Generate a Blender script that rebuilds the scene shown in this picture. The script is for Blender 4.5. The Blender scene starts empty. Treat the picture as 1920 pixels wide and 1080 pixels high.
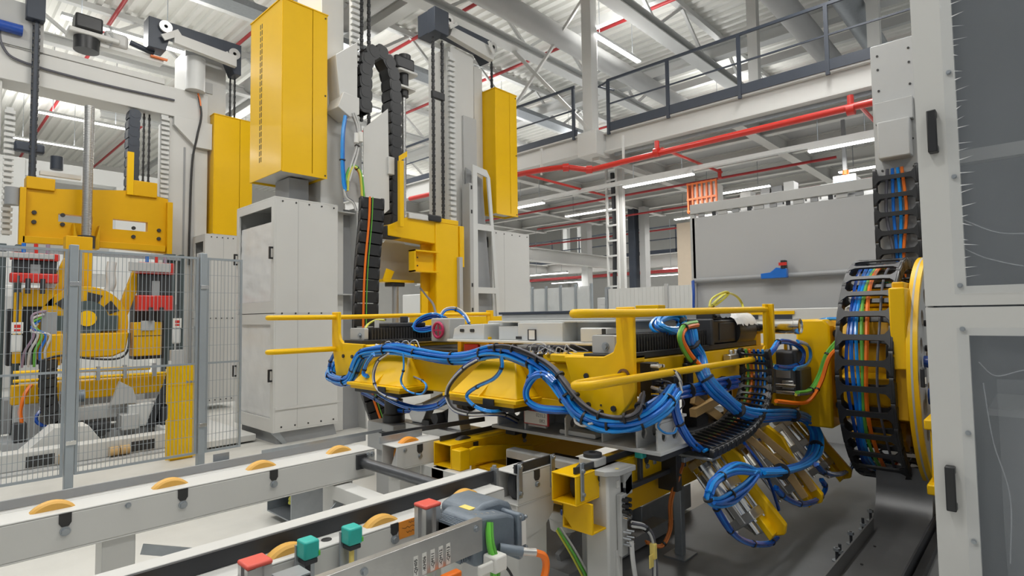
import bpy, bmesh, math, random
from mathutils import Vector as V, Matrix as M
random.seed(7)
S = bpy.context.scene
COL = S.collection
# ------------------------------------------------------------------ camera
FPX = 1064.0
TH, YAW, ROLL = math.radians(2.94), math.radians(43.2), math.radians(-.78)
CAM = V((0, 0, 1.5))
_fh = V((math.cos(YAW), math.sin(YAW), 0)); _r0 = V((math.sin(YAW), -math.cos(YAW), 0)); _z = V((0, 0, 1))
FW = _fh * math.cos(TH) + _z * math.sin(TH); _u0 = _z * math.cos(TH) - _fh * math.sin(TH)
RT = _r0 * math.cos(ROLL) + _u0 * math.sin(ROLL); UP = _u0 * math.cos(ROLL) - _r0 * math.sin(ROLL)
cd = bpy.data.cameras.new('camera'); cam = bpy.data.objects.new('camera', cd); COL.objects.link(cam)
cd.sensor_width = 36; cd.lens = FPX / 1920 * 36; cd.clip_end = 200; cd.clip_start = .05
mw = M((RT, UP, -FW)).transposed().to_4x4(); mw.translation = CAM; cam.matrix_world = mw
S.camera = cam
# ------------------------------------------------------------------ world, exposure
wd = bpy.data.worlds.new('world'); S.world = wd; wd.use_nodes = True
bg = wd.node_tree.nodes['Background']; bg.inputs[0].default_value = (.93, .97, 1, 1); bg.inputs[1].default_value = .30
S.view_settings.view_transform = 'Standard'; S.view_settings.look = 'None'
S.view_settings.exposure = 0.0; S.view_settings.gamma = 1; S.view_settings.use_curve_mapping = False
LAMP_W = 118.0      # watt per hall lamp

def W(px, py, x=None, y=None, z=None, d=None):
    """survey helper: the point where a sight line of the photograph meets a known plane of the hall"""
    r = FW + RT * ((px - 960) / FPX) - UP * ((py - 540) / FPX)
    if x is not None: t = (x - CAM.x) / r.x
    elif y is not None: t = (y - CAM.y) / r.y
    elif z is not None: t = (z - CAM.z) / r.z
    else: t = d
    return CAM + r * t

# ------------------------------------------------------------------ materials
MATS = {}
def mat(name, col, rough=.5, metal=0, var=.06, scale=6, bump=0, coat=0, emit=0, alpha=1, trans=0, stain=0):
    if name in MATS: return MATS[name]
    m = bpy.data.materials.new(name); m.use_nodes = True; nt = m.node_tree; b = nt.nodes['Principled BSDF']
    c4 = (*col, 1)
    tc = nt.nodes.new('ShaderNodeTexCoord'); nz = nt.nodes.new('ShaderNodeTexNoise')
    nz.inputs['Scale'].default_value = scale; nz.inputs['Detail'].default_value = 4
    nt.links.new(tc.outputs['Object'], nz.inputs['Vector'])
    mx = nt.nodes.new('ShaderNodeMix'); mx.data_type = 'RGBA'
    mx.inputs[6].default_value = tuple(c * (1 - var) for c in col) + (1,)
    mx.inputs[7].default_value = tuple(min(1, c * (1 + var)) for c in col) + (1,)
    nt.links.new(nz.outputs['Fac'], mx.inputs[0]); out = mx.outputs[2]
    if stain:
        n2 = nt.nodes.new('ShaderNodeTexNoise'); n2.inputs['Scale'].default_value = .9; n2.inputs['Detail'].default_value = 7; n2.inputs['Roughness'].default_value = .65
        nt.links.new(tc.outputs['Object'], n2.inputs['Vector'])
        rp = nt.nodes.new('ShaderNodeValToRGB'); rp.color_ramp.elements[0].position = .42; rp.color_ramp.elements[1].position = .68
        nt.links.new(n2.outputs['Fac'], rp.inputs[0])
        m2 = nt.nodes.new('ShaderNodeMix'); m2.data_type = 'RGBA'; nt.links.new(rp.outputs[0], m2.inputs[0]); nt.links.new(out, m2.inputs[6])
        m2.inputs[7].default_value = tuple(c * (1 - stain) for c in col) + (1,); out = m2.outputs[2]
    nt.links.new(out, b.inputs['Base Color'])
    b.inputs['Roughness'].default_value = rough; b.inputs['Metallic'].default_value = metal
    b.inputs['Coat Weight'].default_value = coat; b.inputs['Coat Roughness'].default_value = .15
    if emit: b.inputs['Emission Color'].default_value = c4; b.inputs['Emission Strength'].default_value = emit
    if alpha < 1: b.inputs['Alpha'].default_value = alpha
    if trans: b.inputs['Transmission Weight'].default_value = trans
    if bump:
        bp = nt.nodes.new('ShaderNodeBump'); bp.inputs['Strength'].default_value = bump; bp.inputs['Distance'].default_value = .01
        n3 = nt.nodes.new('ShaderNodeTexNoise'); n3.inputs['Scale'].default_value = scale * 3; nt.links.new(tc.outputs['Object'], n3.inputs['Vector'])
        nt.links.new(n3.outputs['Fac'], bp.inputs['Height']); nt.links.new(bp.outputs[0], b.inputs['Normal'])
    MATS[name] = m; return m
WHITE = mat('white_paint', (.60, .60, .58), .42, var=.03, scale=3)
WHITE2 = mat('cool_white_paint', (.62, .63, .62), .42, var=.03, scale=3)
GREYP = mat('grey_paint', (.30, .31, .32), .45, var=.05)
LGREY = mat('light_grey_paint', (.44, .445, .44), .45, var=.04)
PANEL = mat('grey_panel', (.42, .425, .43), .5, var=.02, scale=2)
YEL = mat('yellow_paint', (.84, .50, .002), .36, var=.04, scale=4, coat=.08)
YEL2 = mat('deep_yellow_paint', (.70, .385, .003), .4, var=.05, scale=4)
BLACK = mat('black_plastic', (.018, .019, .021), .42, var=.2, scale=12)
DARK = mat('dark_steel', (.045, .047, .052), .5, metal=.3, var=.2)
NAVY = mat('navy_paint', (.035, .045, .065), .45, var=.1)
RUB = mat('rubber_bellows', (.022, .022, .024), .6, var=.2)
STEEL = mat('brushed_steel', (.55, .55, .54), .33, metal=.9, var=.12, scale=14, bump=.05)
GALV = mat('galvanised', (.38, .41, .44), .42, metal=.75, var=.15, scale=18)
FENCE = mat('fence_grey', (.33, .37, .40), .45, metal=.35, var=.08)
ALU = mat('aluminium', (.62, .62, .62), .3, metal=.85, var=.08)
CHROME = mat('chrome', (.75, .75, .74), .16, metal=1, var=.05)
BLUE = mat('blue_hose', (.008, .145, .58), .22, var=.15, scale=9, coat=.5)
BLUE2 = mat('bright_blue_hose', (.012, .27, .76), .2, var=.15, scale=9, coat=.5)
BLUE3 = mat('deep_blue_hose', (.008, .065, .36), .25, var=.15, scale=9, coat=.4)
GRC = mat('grey_cable', (.10, .10, .12), .5, var=.15)
WHC = mat('white_cable', (.55, .55, .54), .45)
ORA = mat('orange_cable', (.80, .17, .01), .4)
GRN = mat('green_cable', (.12, .42, .06), .4)
LGRN = mat('light_green_cable', (.15, .60, .06), .4)
YCAB = mat('yellow_cable', (.62, .60, .08), .4)
PURP = mat('mauve_cable', (.30, .22, .30), .45)
RED = mat('red_paint', (.60, .025, .015), .35, var=.05, coat=.3)
REDD = mat('dull_red_paint', (.42, .03, .035), .45, var=.06)
TEAL = mat('teal_plastic', (.03, .46, .40), .4)
PUR = mat('yellow_polyurethane', (.72, .40, .08), .5, var=.1)
PAD = mat('amber_polyurethane', (.80, .30, .02), .45, var=.1)
MOTOR = mat('blue_grey_cast', (.165, .20, .24), .45, metal=.2, var=.12, bump=.15, scale=20)
LABEL = mat('label_white', (.75, .74, .70), .6, var=.02)
INK = mat('ink', (.03, .03, .03), .6)
INKG = mat('grey_ink', (.22, .23, .23), .6)
ORST = mat('orange_sticker', (.78, .28, .03), .55)
YST = mat('yellow_sticker', (.82, .65, .18), .55)
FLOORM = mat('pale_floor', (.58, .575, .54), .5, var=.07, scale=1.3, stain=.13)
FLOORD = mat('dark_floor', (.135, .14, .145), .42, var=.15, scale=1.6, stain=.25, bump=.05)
DECK = mat('roof_deck', (.78, .78, .74), .5, var=.03)
FILM = mat('plastic_film', (.60, .64, .68), .10, var=.03, alpha=.13, bump=.5, scale=2)
FILM2 = mat('milky_film', (.76, .77, .77), .25, var=.10, alpha=.90, bump=.5, scale=2)
CLEAR = mat('clear_sheet', (.6, .65, .70), .05, var=.02, alpha=.07)
GLOW = mat('lamp_glow', (1, .98, .94), .5, emit=9)
SCREEN = mat('screen_glow', (.50, .72, .95), .5, emit=1.1)
BEIGE = mat('beige_panel', (.62, .52, .40), .5)
ORANGE = mat('orange_paint', (.78, .17, .03), .45)
WOOD = mat('tan_paint', (.55, .36, .15), .5, var=.15)
DKGRN = mat('slate_paint', (.06, .085, .09), .5)

for _m in (YEL, YEL2): _m.node_tree.nodes['Principled BSDF'].inputs['Specular IOR Level'].default_value = .28
# ------------------------------------------------------------------ mesh builder
def catmull(pts, k=6, closed=False):
    P = [V(p) for p in pts]; n = len(P)
    if n < 3: return P
    out = []
    rng = range(n if closed else n - 1)
    for i in rng:
        p0 = P[i - 1] if (i > 0 or closed) else P[0] * 2 - P[1]
        p1 = P[i]; p2 = P[(i + 1) % n]; p3 = P[(i + 2) % n] if (i + 2 < n or closed) else P[-1] * 2 - P[-2]
        for j in range(k):
            t = j / k; out.append(.5 * ((2 * p1) + (p2 - p0) * t + (2 * p0 - 5 * p1 + 4 * p2 - p3) * t * t + (3 * p1 - p0 - 3 * p2 + p3) * t ** 3))
    if not closed: out.append(P[-1])
    return out
def frames(P, closed=False):
    n = len(P); T = []
    for i in range(n):
        a = P[i - 1] if (i > 0 or closed) else P[i]; b = P[(i + 1) % n] if (i < n - 1 or closed) else P[i]
        d = b - a; T.append(d.normalized() if d.length > 1e-9 else V((0, 0, 1)))
    u = T[0].orthogonal().normalized(); fr = []
    for t in T:
        u = (u - t * u.dot(t)); u = u.normalized() if u.length > 1e-6 else t.orthogonal().normalized()
        fr.append((t, u, t.cross(u)))
    return fr
class MB:
    def __init__(s): s.v = []; s.f = []
    def add(s, vs, fs):
        o = len(s.v); s.v += [V(p) for p in vs]; s.f += [tuple(i + o for i in f) for f in fs]; return s
    def box(s, x0, x1, y0, y1, z0, z1):
        x0, x1 = min(x0, x1), max(x0, x1); y0, y1 = min(y0, y1), max(y0, y1); z0, z1 = min(z0, z1), max(z0, z1)
        return s.add([(x0, y0, z0), (x1, y0, z0), (x1, y1, z0), (x0, y1, z0), (x0, y0, z1), (x1, y0, z1), (x1, y1, z1), (x0, y1, z1)],
                     [(3, 2, 1, 0), (4, 5, 6, 7), (0, 1, 5, 4), (1, 2, 6, 5), (2, 3, 7, 6), (3, 0, 4, 7)])
    def bar(s, p, q, w, h, up=(0, 0, 1)):
        p, q = V(p), V(q); t = (q - p).normalized(); a = t.cross(V(up))
        a = a.normalized() if a.length > 1e-5 else t.orthogonal().normalized(); b = a.cross(t)
        vs = [c + a * (i * w / 2) + b * (j * h / 2) for c in (p, q) for i, j in ((-1, -1), (1, -1), (1, 1), (-1, 1))]
        return s.add(vs, [(0, 1, 2, 3), (7, 6, 5, 4), (0, 4, 5, 1), (1, 5, 6, 2), (2, 6, 7, 3), (3, 7, 4, 0)])
    def cyl(s, p, q, r, n=16, r2=None, cap=True):
        p, q = V(p), V(q); t = (q - p).normalized(); a = t.orthogonal().normalized(); b = t.cross(a); r2 = r if r2 is None else r2
        vs = [c + (a * math.cos(2 * math.pi * i / n) + b * math.sin(2 * math.pi * i / n)) * rr for c, rr in ((p, r), (q, r2)) for i in range(n)]
        fs = [(i, (i + 1) % n, n + (i + 1) % n, n + i) for i in range(n)]
        if cap: fs += [tuple(range(n - 1, -1, -1)), tuple(range(n, 2 * n))]
        return s.add(vs, fs)
    def tube(s, pts, r, n=8, k=6, closed=False, smooth=True):
        P = catmull(pts, k, closed) if smooth else [V(p) for p in pts]; fr = frames(P, closed); m = len(P)
        vs = [P[i] + (fr[i][1] * math.cos(2 * math.pi * j / n) + fr[i][2] * math.sin(2 * math.pi * j / n)) * r for i in range(m) for j in range(n)]
        fs = [(i * n + j, i * n + (j + 1) % n, ((i + 1) % m) * n + (j + 1) % n, ((i + 1) % m) * n + j) for i in range(m if closed else m - 1) for j in range(n)]
        if not closed: fs += [tuple(range(n - 1, -1, -1)), tuple((m - 1) * n + j for j in range(n))]
        return s.add(vs, fs)
    def prism(s, poly, ax, a, b):
        def p3(u, v, w): return {'x': (w, u, v), 'y': (u, w, v), 'z': (u, v, w)}[ax]
        n = len(poly); vs = [p3(u, v, a) for u, v in poly] + [p3(u, v, b) for u, v in poly]
        return s.add(vs, [tuple(range(n - 1, -1, -1)), tuple(range(n, 2 * n))] + [(i, (i + 1) % n, n + (i + 1) % n, n + i) for i in range(n)])
    def lathe(s, prof, c, ax, n=32):
        """prof: (radius, height) pairs about axis ax through c"""
        c = V(c); t = V(ax).normalized(); a = t.orthogonal().normalized(); b = t.cross(a); m = len(prof)
        vs = [c + t * h + (a * math.cos(2 * math.pi * i / n) + b * math.sin(2 * math.pi * i / n)) * r for i in range(n) for r, h in prof]
        fs = [(i * m + j, ((i + 1) % n) * m + j, ((i + 1) % n) * m + j + 1, i * m + j + 1) for i in range(n) for j in range(m - 1)]
        return s.add(vs, fs)
    def sphere(s, c, r, n=10):
        prof = [(max(1e-4, r * math.sin(math.pi * i / n)), -r * math.cos(math.pi * i / n)) for i in range(n + 1)]
        return s.lathe(prof, c, (0, 0, 1), n * 2)
    def plate(s, outer, holes, th, mx):
        """flat plate with cut-outs; outlines in local XY, thickness along local Z, placed by matrix mx"""
        cu = bpy.data.curves.new('tmp', 'CURVE'); cu.dimensions = '2D'; cu.fill_mode = 'BOTH'; cu.extrude = th / 2
        for lp in [outer] + holes:
            sp = cu.splines.new('POLY'); sp.points.add(len(lp) - 1); sp.use_cyclic_u = True
            for i, (u, v) in enumerate(lp): sp.points[i].co = (u, v, 0, 1)
        o = bpy.data.objects.new('tmp', cu); me = o.to_mesh()
        s.add([mx @ v.co for v in me.vertices], [tuple(p.vertices) for p in me.polygons])
        o.to_mesh_clear(); bpy.data.objects.remove(o); bpy.data.curves.remove(cu); return s
    def text(s, body, size, mx, align='CENTER'):
        cu = bpy.data.curves.new('tmp', 'FONT'); cu.body = body; cu.size = size; cu.align_x = align; cu.align_y = 'CENTER'; cu.extrude = .0006; cu.resolution_u = 2
        o = bpy.data.objects.new('tmp', cu); me = o.to_mesh()
        s.add([mx @ v.co for v in me.vertices], [tuple(p.vertices) for p in me.polygons])
        o.to_mesh_clear(); bpy.data.objects.remove(o); bpy.data.curves.remove(cu); return s
    def mesh(s, name, off=V((0, 0, 0)), m=None):
        me = bpy.data.meshes.new(name); me.from_pydata([p - off for p in s.v], [], s.f); me.validate()
        bm = bmesh.new(); bm.from_mesh(me); bmesh.ops.recalc_face_normals(bm, faces=bm.faces); bm.to_mesh(me); bm.free()
        for p in me.polygons: p.use_smooth = True
        me.set_sharp_from_angle(angle=math.radians(38))
        if m: me.materials.append(m)
        return me
def mxf(c, u, v):
    """matrix with local X = u, local Y = v, origin c"""
    u, v = V(u).normalized(), V(v).normalized(); w = u.cross(v)
    m = M((u, v, w)).transposed().to_4x4(); m.translation = V(c); return m
MX_NX = lambda c: mxf(c, (0, -1, 0), (0, 0, 1))   # a plane facing -x, seen upright
MX_NY = lambda c: mxf(c, (1, 0, 0), (0, 0, 1))    # a plane facing -y
def circ(cx, cy, r, n=16): return [(cx + r * math.cos(2 * math.pi * i / n), cy + r * math.sin(2 * math.pi * i / n)) for i in range(n)]
def rect(x0, y0, x1, y1): return [(x0, y0), (x1, y0), (x1, y1), (x0, y1)]
def rrect(x0, y0, x1, y1, r, n=4):
    o = []
    for cx, cy, a in ((x1 - r, y0 + r, -90), (x1 - r, y1 - r, 0), (x0 + r, y1 - r, 90), (x0 + r, y0 + r, 180)):
        for i in range(n + 1):
            t = math.radians(a + 90 * i / n); o.append((cx + r * math.cos(t), cy + r * math.sin(t)))
    return o
# ------------------------------------------------------------------ objects
def wloc(o):
    l = V((0, 0, 0))
    while o: l += o.location; o = o.parent
    return l
def props(o, label=None, cat=None, group=None, kind=None):
    if label: o['label'] = label
    if cat: o['category'] = cat
    if group: o['group'] = group
    if kind: o['kind'] = kind
    return o
def bevel(o, w):
    if w:
        b = o.modifiers.new('bevel', 'BEVEL'); b.width = w; b.segments = 2; b.limit_method = 'ANGLE'; b.angle_limit = math.radians(40)
def thing(name, label, cat, loc=(0, 0, 0), group=None):
    o = bpy.data.objects.new(name, None); COL.objects.link(o); o.location = loc; o.empty_display_size = .1
    return props(o, label, cat, group)
def part(T, name, mb, m, bev=0, label=None, kind=None):
    o = bpy.data.objects.new(name, mb.mesh(name, wloc(T), m)); COL.objects.link(o); o.parent = T; bevel(o, bev)
    return props(o, label, None, None, kind)
def solo(name, label, cat, mb, m, bev=0, group=None, kind=None):
    xs = [p.x for p in mb.v]; ys = [p.y for p in mb.v]; zs = [p.z for p in mb.v]
    off = V(((min(xs) + max(xs)) / 2, (min(ys) + max(ys)) / 2, min(zs)))
    o = bpy.data.objects.new(name, mb.mesh(name, off, m)); COL.objects.link(o); o.location = off; bevel(o, bev)
    return props(o, label, cat, group, kind)
def inst(T, name, me, mx, bev=0):
    """another copy of a shared mesh, placed by a world matrix under T"""
    o = bpy.data.objects.new(name, me); COL.objects.link(o); o.parent = T
    mm = mx.copy(); mm.translation = mm.translation - wloc(T); o.matrix_basis = mm; bevel(o, bev); return o
def at(p): return M.Translation(V(p))
def struct(name, mb, m, bev=0):
    o = bpy.data.objects.new(name, mb.mesh(name, V((0, 0, 0)), m)); COL.objects.link(o); o['kind'] = 'structure'; bevel(o, bev); return o
# shared small meshes
BOLT = MB().cyl((0, 0, 0), (0, 0, .012), .011, 6).cyl((0, 0, -.001), (0, 0, .004), .015, 12).mesh('bolt', m=GALV)
BOLTK = MB().cyl((0, 0, 0), (0, 0, .010), .014, 8).mesh('bolt', m=INK)
def bolt_at(T, p, n, me=BOLT, s=1):
    n = V(n).normalized(); a = n.orthogonal().normalized()
    m = mxf(p, a, n.cross(a)) @ M.Scale(s, 4); return inst(T, 'bolt', me, m)
def offset_path(pts, n, R, seed=0, k=5, closed=False, twist=.0):
    """n strand paths packed round a smooth centre line"""
    P = catmull(pts, k, closed); fr = frames(P, closed); rnd = random.Random(seed); out = []
    pos = []
    ring = 1
    if n > 1:
        pos = [(0, 0)] if n >= 6 else []
        m = n - len(pos); inner = min(m, 6 if n >= 6 else n)
        pos += [(R * .5 if m > 6 else R * .62, 2 * math.pi * i / inner) for i in range(inner)]
        rest = n - len(pos); pos += [(R, 2 * math.pi * (i + .5) / max(1, rest)) for i in range(rest)]
    else: pos = [(0, 0)]
    for (rr, a) in pos:
        ph = rnd.uniform(0, 6.28); path = []
        for i, (c, f) in enumerate(zip(P, fr)):
            w = 1 + .18 * math.sin(i * .35 + ph); aa = a + twist * i + .12 * math.sin(i * .22 + ph)
            path.append(c + f[1] * (rr * w * math.cos(aa)) + f[2] * (rr * w * math.sin(aa)))
        out.append(path)
    return out, P, fr
def bundle(name, label, cat, pts, n, R, r, mats, ties=3, T=None, seed=0, sub='hose', group=None, tiem=BLACK, twist=.02, fan=None):
    """a bound bundle of hoses or cables: every strand a part, every tie a part"""
    own = T is None
    strands, P, fr = offset_path(pts, n, R, seed, twist=twist)
    if own: T = thing(name, label, cat, P[0], group)
    for i, sp in enumerate(strands):
        part(T, sub, MB().tube(sp, r, 6, smooth=False), mats[i % len(mats)])
    for i in range(ties):
        j = int((i + .5) * len(P) / ties); t = fr[j][0]; RR = (0 if n == 1 else R * .62 if n < 6 else R * .5 if n < 8 else R) + r * 1.2
        part(T, 'cable_tie', MB().cyl(P[j] - t * .006, P[j] + t * .006, RR, 12), tiem)
    return T
def link_mesh(name, L, w, h, m, solid=False):
    b = MB()
    for s in (-1, 1):
        b.prism(rrect(-h / 2, -L * .56, h / 2, L * .56, h * .3, 3), 'x', s * w / 2 - .012, s * w / 2 + .012)
        b.prism(rrect(-h * .40, -L * .30, h * .40, L * .62, h * .3, 3), 'x', s * (w / 2 + .010) - .006, s * (w / 2 + .010) + .006)
    for s in (-1, 1):
        if solid: b.box(-w / 2, w / 2, s * h * .44 - .006, s * h * .44 + .006, -L * .44, L * .44)
        else:
            mx = M((V((1, 0, 0)), V((0, 0, 1)), V((0, -1, 0)))).transposed().to_4x4(); mx.translation = V((0, s * h * .46, 0))
            e = w / 2; c = L * .115
            b.plate([(-e, -L * .40), (-e * .78, -c * 1.25), (-e * .55, -c), (e * .55, -c), (e * .78, -c * 1.25), (e, -L * .40), (e, L * .40), (e * .78, c * 1.25), (e * .55, c), (-e * .55, c), (-e * .78, c * 1.25), (-e, L * .40)], [], .014, mx)
    return b.mesh(name, m=m)
def chain(T, pts, L, wdir, me, k=14, name='chain_link', closed=False):
    """an energy chain: one link object every L along the path; link X = wdir, link Z = path"""
    P = catmull(pts, k, closed); 
    if closed: P = P + [P[0]]
    acc = 0; nxt = L / 2; wd = V(wdir).normalized(); c = 0
    for a, b in zip(P, P[1:]):
        d = (b - a).length
        while acc + d >= nxt:
            p = a + (b - a) * ((nxt - acc) / d); t = (b - a).normalized(); u = (wd - t * wd.dot(t)).normalized()
            m = M((u, t.cross(u), t)).transposed().to_4x4(); m.translation = p
            inst(T, name, me, m); nxt += L; c += 1
        acc += d
    return c
ORD = ('first', 'second', 'third', 'fourth', 'fifth', 'sixth', 'seventh')
# ================================================================== hall: floor, walls, roof
fl = struct('floor', MB().box(-9, 34, -9, 34, -.1, 0), FLOORM)
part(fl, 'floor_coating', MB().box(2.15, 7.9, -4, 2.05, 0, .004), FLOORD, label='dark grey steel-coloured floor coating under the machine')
struct('wall_back', MB().box(33.8, 34, -9, 34, 0, 9.4), WHITE)
struct('wall_left', MB().box(-9, 34, 33.8, 34, 0, 9.4), WHITE)
ce = struct('ceiling', MB().box(-9, 34, -9, 34, 9.36, 9.46), DECK)
RIB = MB().prism([(-.09, 0), (.09, 0), (.055, -.075), (-.055, -.075)], 'y', -9, 33.8).mesh('rib', m=DECK)
for i in range(108): inst(ce, 'rib', RIB, at((1.2 + i * .30, 0, 9.36)))
def ibeam_x(mb, x0, x1, y, z0, z1, w, t=.025):
    mb.box(x0, x1, y - w / 2, y + w / 2, z0, z0 + t).box(x0, x1, y - w / 2, y + w / 2, z1 - t, z1).box(x0, x1, y - t / 2, y + t / 2, z0 + t, z1 - t); return mb
def ibeam_y(mb, y0, y1, x, z0, z1, w, t=.025):
    mb.box(x - w / 2, x + w / 2, y0, y1, z0, z0 + t).box(x - w / 2, x + w / 2, y0, y1, z1 - t, z1).box(x - t / 2, x + t / 2, y0, y1, z0 + t, z1 - t); return mb
def truss(y, z0, z1, x0, x1, label, step=2.6, w=.22):
    T = thing('roof_truss', label, 'truss', (x0, y, z0), 'roof trusses running beside the lift stations')
    part(T, 'bottom_chord', ibeam_x(MB(), x0, x1, y, z0, z0 + .22, w), WHITE2)
    part(T, 'top_chord', MB().box(x0, x1, y - .08, y + .08, z1 - .14, z1), WHITE2)
    n = int((x1 - x0) / step); me = None
    for i in range(n):
        a = x0 + i * step; mid = a + step / 2
        for p, q in (((a, y, z0 + .2), (mid, y, z1 - .1)), ((mid, y, z1 - .1), (a + step, y, z0 + .2))):
            part(T, 'diagonal', MB().bar(p, q, .07, .07), WHITE2)
truss(9.15, 8.0, 9.25, 0, 30, 'roof truss directly above the tall right lift column', w=.30)
truss(12.25, 8.0, 9.25, 0, 30, 'roof truss above the left lift station behind the tall yellow cover')
truss(16.6, 8.0, 9.25, 0, 30, 'roof truss second behind the left lift station')
truss(21.5, 8.0, 9.25, 4, 33.7, 'farthest roof truss toward the left back of the hall')
truss(6.28, 8.0, 9.25, 6.5, 33.7, 'roof truss above the mezzanine railing at upper right', w=.34)
for i, (x, nm) in enumerate(((7.3, 'between the two yellow counterweight covers'), (14.5, 'above the mezzanine walkway'), (20.5, 'far behind the mezzanine'), (27, 'farthest toward the back wall'))):
    solo('roof_beam', 'white steel cross beam under the roof deck ' + nm, 'beam', ibeam_y(MB(), -2, 30, x, 8.25, 8.6, .3), WHITE2, group='cross beams under the roof')
# ducts and overhead services
solo('air_duct', 'pale round air duct running beside the truss over the right lift column', 'duct', MB().cyl((7.3, 7.92, 7.97), (30, 7.92, 7.97), .24, 20), LGREY)
solo('air_duct', 'pale round air duct crossing behind the black cable chain arch', 'duct', MB().cyl((6.65, 3, 8.3), (6.65, 24, 8.3), .22, 20), LGREY)
for i, (y, z) in enumerate(((3.6, 7.75), (2.7, 7.9))):
    solo('air_duct', ('lower' if i == 0 else 'upper') + ' metal air duct above the mezzanine railing', 'duct', MB().cyl((7.5, y, z), (33.5, y, z), .24, 18), GALV if i else LGREY)
for i, x in enumerate((3.3, 6.0, 9.2, 12.4, 15.6, 19, 23)):
    solo('sprinkler_pipe', 'thin red sprinkler pipe under the roof deck, the %s one counted from the left' % ORD[i], 'pipe', MB().cyl((x, 2, 9.08), (x, 34, 9.08), .045, 10), REDD, group='sprinkler pipes under the roof')
for i, x in enumerate((11.4, 16.6)): solo('purlin', ('near' if i == 0 else 'far') + ' white purlin crossing above the mezzanine railing', 'purlin', MB().box(x, x + .16, -2, 9, 8.62, 8.84), WHITE2, group='purlins above the mezzanine')
solo('cable_tray', 'long grey cable tray hung along the truss above the left station', 'cable tray', MB().box(0, 20, 11.3, 11.75, 7.75, 7.79).box(0, 20, 11.3, 11.32, 7.79, 7.88).box(0, 20, 11.73, 11.75, 7.79, 7.88), GALV)
# ------------------------------------------------------------------ hall lamps (each carries its own light)
def lamp(p, L, ax, label, watt=LAMP_W, group='hall strip lamps', hang=9.3, up=0):
    p = V(p); a = V((1, 0, 0)) if ax == 'x' else V((0, 1, 0)); s = V((0, 1, 0)) if ax == 'x' else V((1, 0, 0))
    T = thing('strip_lamp', label, 'lamp', p, group)
    part(T, 'housing', MB().bar(p - a * L / 2 + V((0, 0, .04)), p + a * L / 2 + V((0, 0, .04)), .13, .06), WHITE2)
    part(T, 'diffuser', MB().bar(p - a * L / 2, p + a * L / 2, .11, .025), GLOW)
    if hang:
        for e in (-.35, .35): part(T, 'hanger', MB().cyl(p + a * L * e + V((0, 0, .06)), V((p.x + a.x * L * e, p.y + a.y * L * e, hang)), .008, 6), GALV)
    ld = bpy.data.lights.new('lamp_light', 'AREA'); ld.shape = 'RECTANGLE'; ld.size = L if ax == 'x' else .35; ld.size_y = .35 if ax == 'x' else L
    ld.energy = watt; ld.color = (1, .985, .96)
    lo = bpy.data.objects.new('lamp_light', ld); COL.objects.link(lo); lo.parent = T; lo.location = (0, 0, -.03)
    if up:
        l2 = ld.copy(); l2.energy = watt * up; lu = bpy.data.objects.new('lamp_uplight', l2); COL.objects.link(lu); lu.parent = T; lu.location = (0, 0, .09); lu.rotation_euler = (math.pi, 0, 0)
    return T
ROWS = {-3: 'above the right enclosure', 2.2: 'above the grey partition', 7.05: 'beside the tall lift columns', 12.75: 'over the left station', 19.05: 'behind the left station', 25: 'farthest back'}
k = 0
for y in (-3, 2.2, 7.05, 12.75, 19.05, 25):
    for x in ((-1.5, 3.2, 8.2, 11.2, 17.5, 23) if y != 12.75 else (-1.5, 2.75, 7.5, 12.5, 17.5, 23)):
        if (y == 25 and x < 3) or (x, y) in ((11.2, 2.2), (17.5, 2.2), (8.2, 7.05)): continue
        k += 1
        seen = {(11.2, 7.05): 'bright strip lamp glaring above the mezzanine corner', (2.75, 12.75): 'bright strip lamp over the left station cross beam'}.get((x, y))
        lamp((x, y, 7.05 if y in (12.75, 19.05) else 7.75), 2.0, 'x', seen or 'roof strip lamp, %s from the left in the lamp row %s' % (ORD[[-1.5, 3.2, 8.2, 11.2, 17.5, 23].index(x) if y != 12.75 else [-1.5, 2.75, 7.5, 12.5, 17.5, 23].index(x)], ROWS[y]), LAMP_W * (.55 if y < 0 else 1.15 if x < 0 else 1), up=.45)
# ================================================================== mezzanine
MX = 10.1
T = thing('mezzanine', 'white steel mezzanine walkway with dark handrail at upper right', 'mezzanine', (MX, 4, 5.0))
part(T, 'edge_beam', ibeam_y(MB(), -3, 6.75, MX + .12, 5.0, 5.42, .22, .03), WHITE)
part(T, 'edge_beam', ibeam_y(MB(), 7.2, 17, MX - .12, 5.0, 5.42, .22, .03), WHITE)
part(T, 'corner_box', MB().box(MX - .25, MX + .25, 6.75, 7.25, 4.93, 5.45), WHITE, .01)
part(T, 'deck', MB().box(MX + .25, 18, -3, 17, 5.3, 5.4), PANEL)
part(T, 'perforated_strip', MB().box(MX + .20, MX + .24, -3, 6.6, 4.93, 5.0), GALV)
for i, x in enumerate((11.5, 13.2, 14.9, 16.6, 17.9)):
    part(T, 'joist', ibeam_y(MB(), -3, 17, x, 5.0, 5.3, .16, .02), WHITE)
for i, y in enumerate((1.0, 4.0, 6.95, 9.6, 12.2, 15)):
    part(T, 'joist', ibeam_x(MB(), MX + .25, 18, y, 4.95, 5.3, .2, .025), WHITE)
part(T, 'toe_board', MB().box(MX - .01, MX + .01, -3, 6.62, 5.42, 5.60), NAVY)
part(T, 'toe_board', MB().box(MX - .24, MX - .22, 7.25, 17, 5.42, 5.56), NAVY)
part(T, 'hanger_column', MB().box(MX - .12, MX + .12, 6.93, 7.18, 5.4, 9.3), WHITE, .01)
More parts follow.
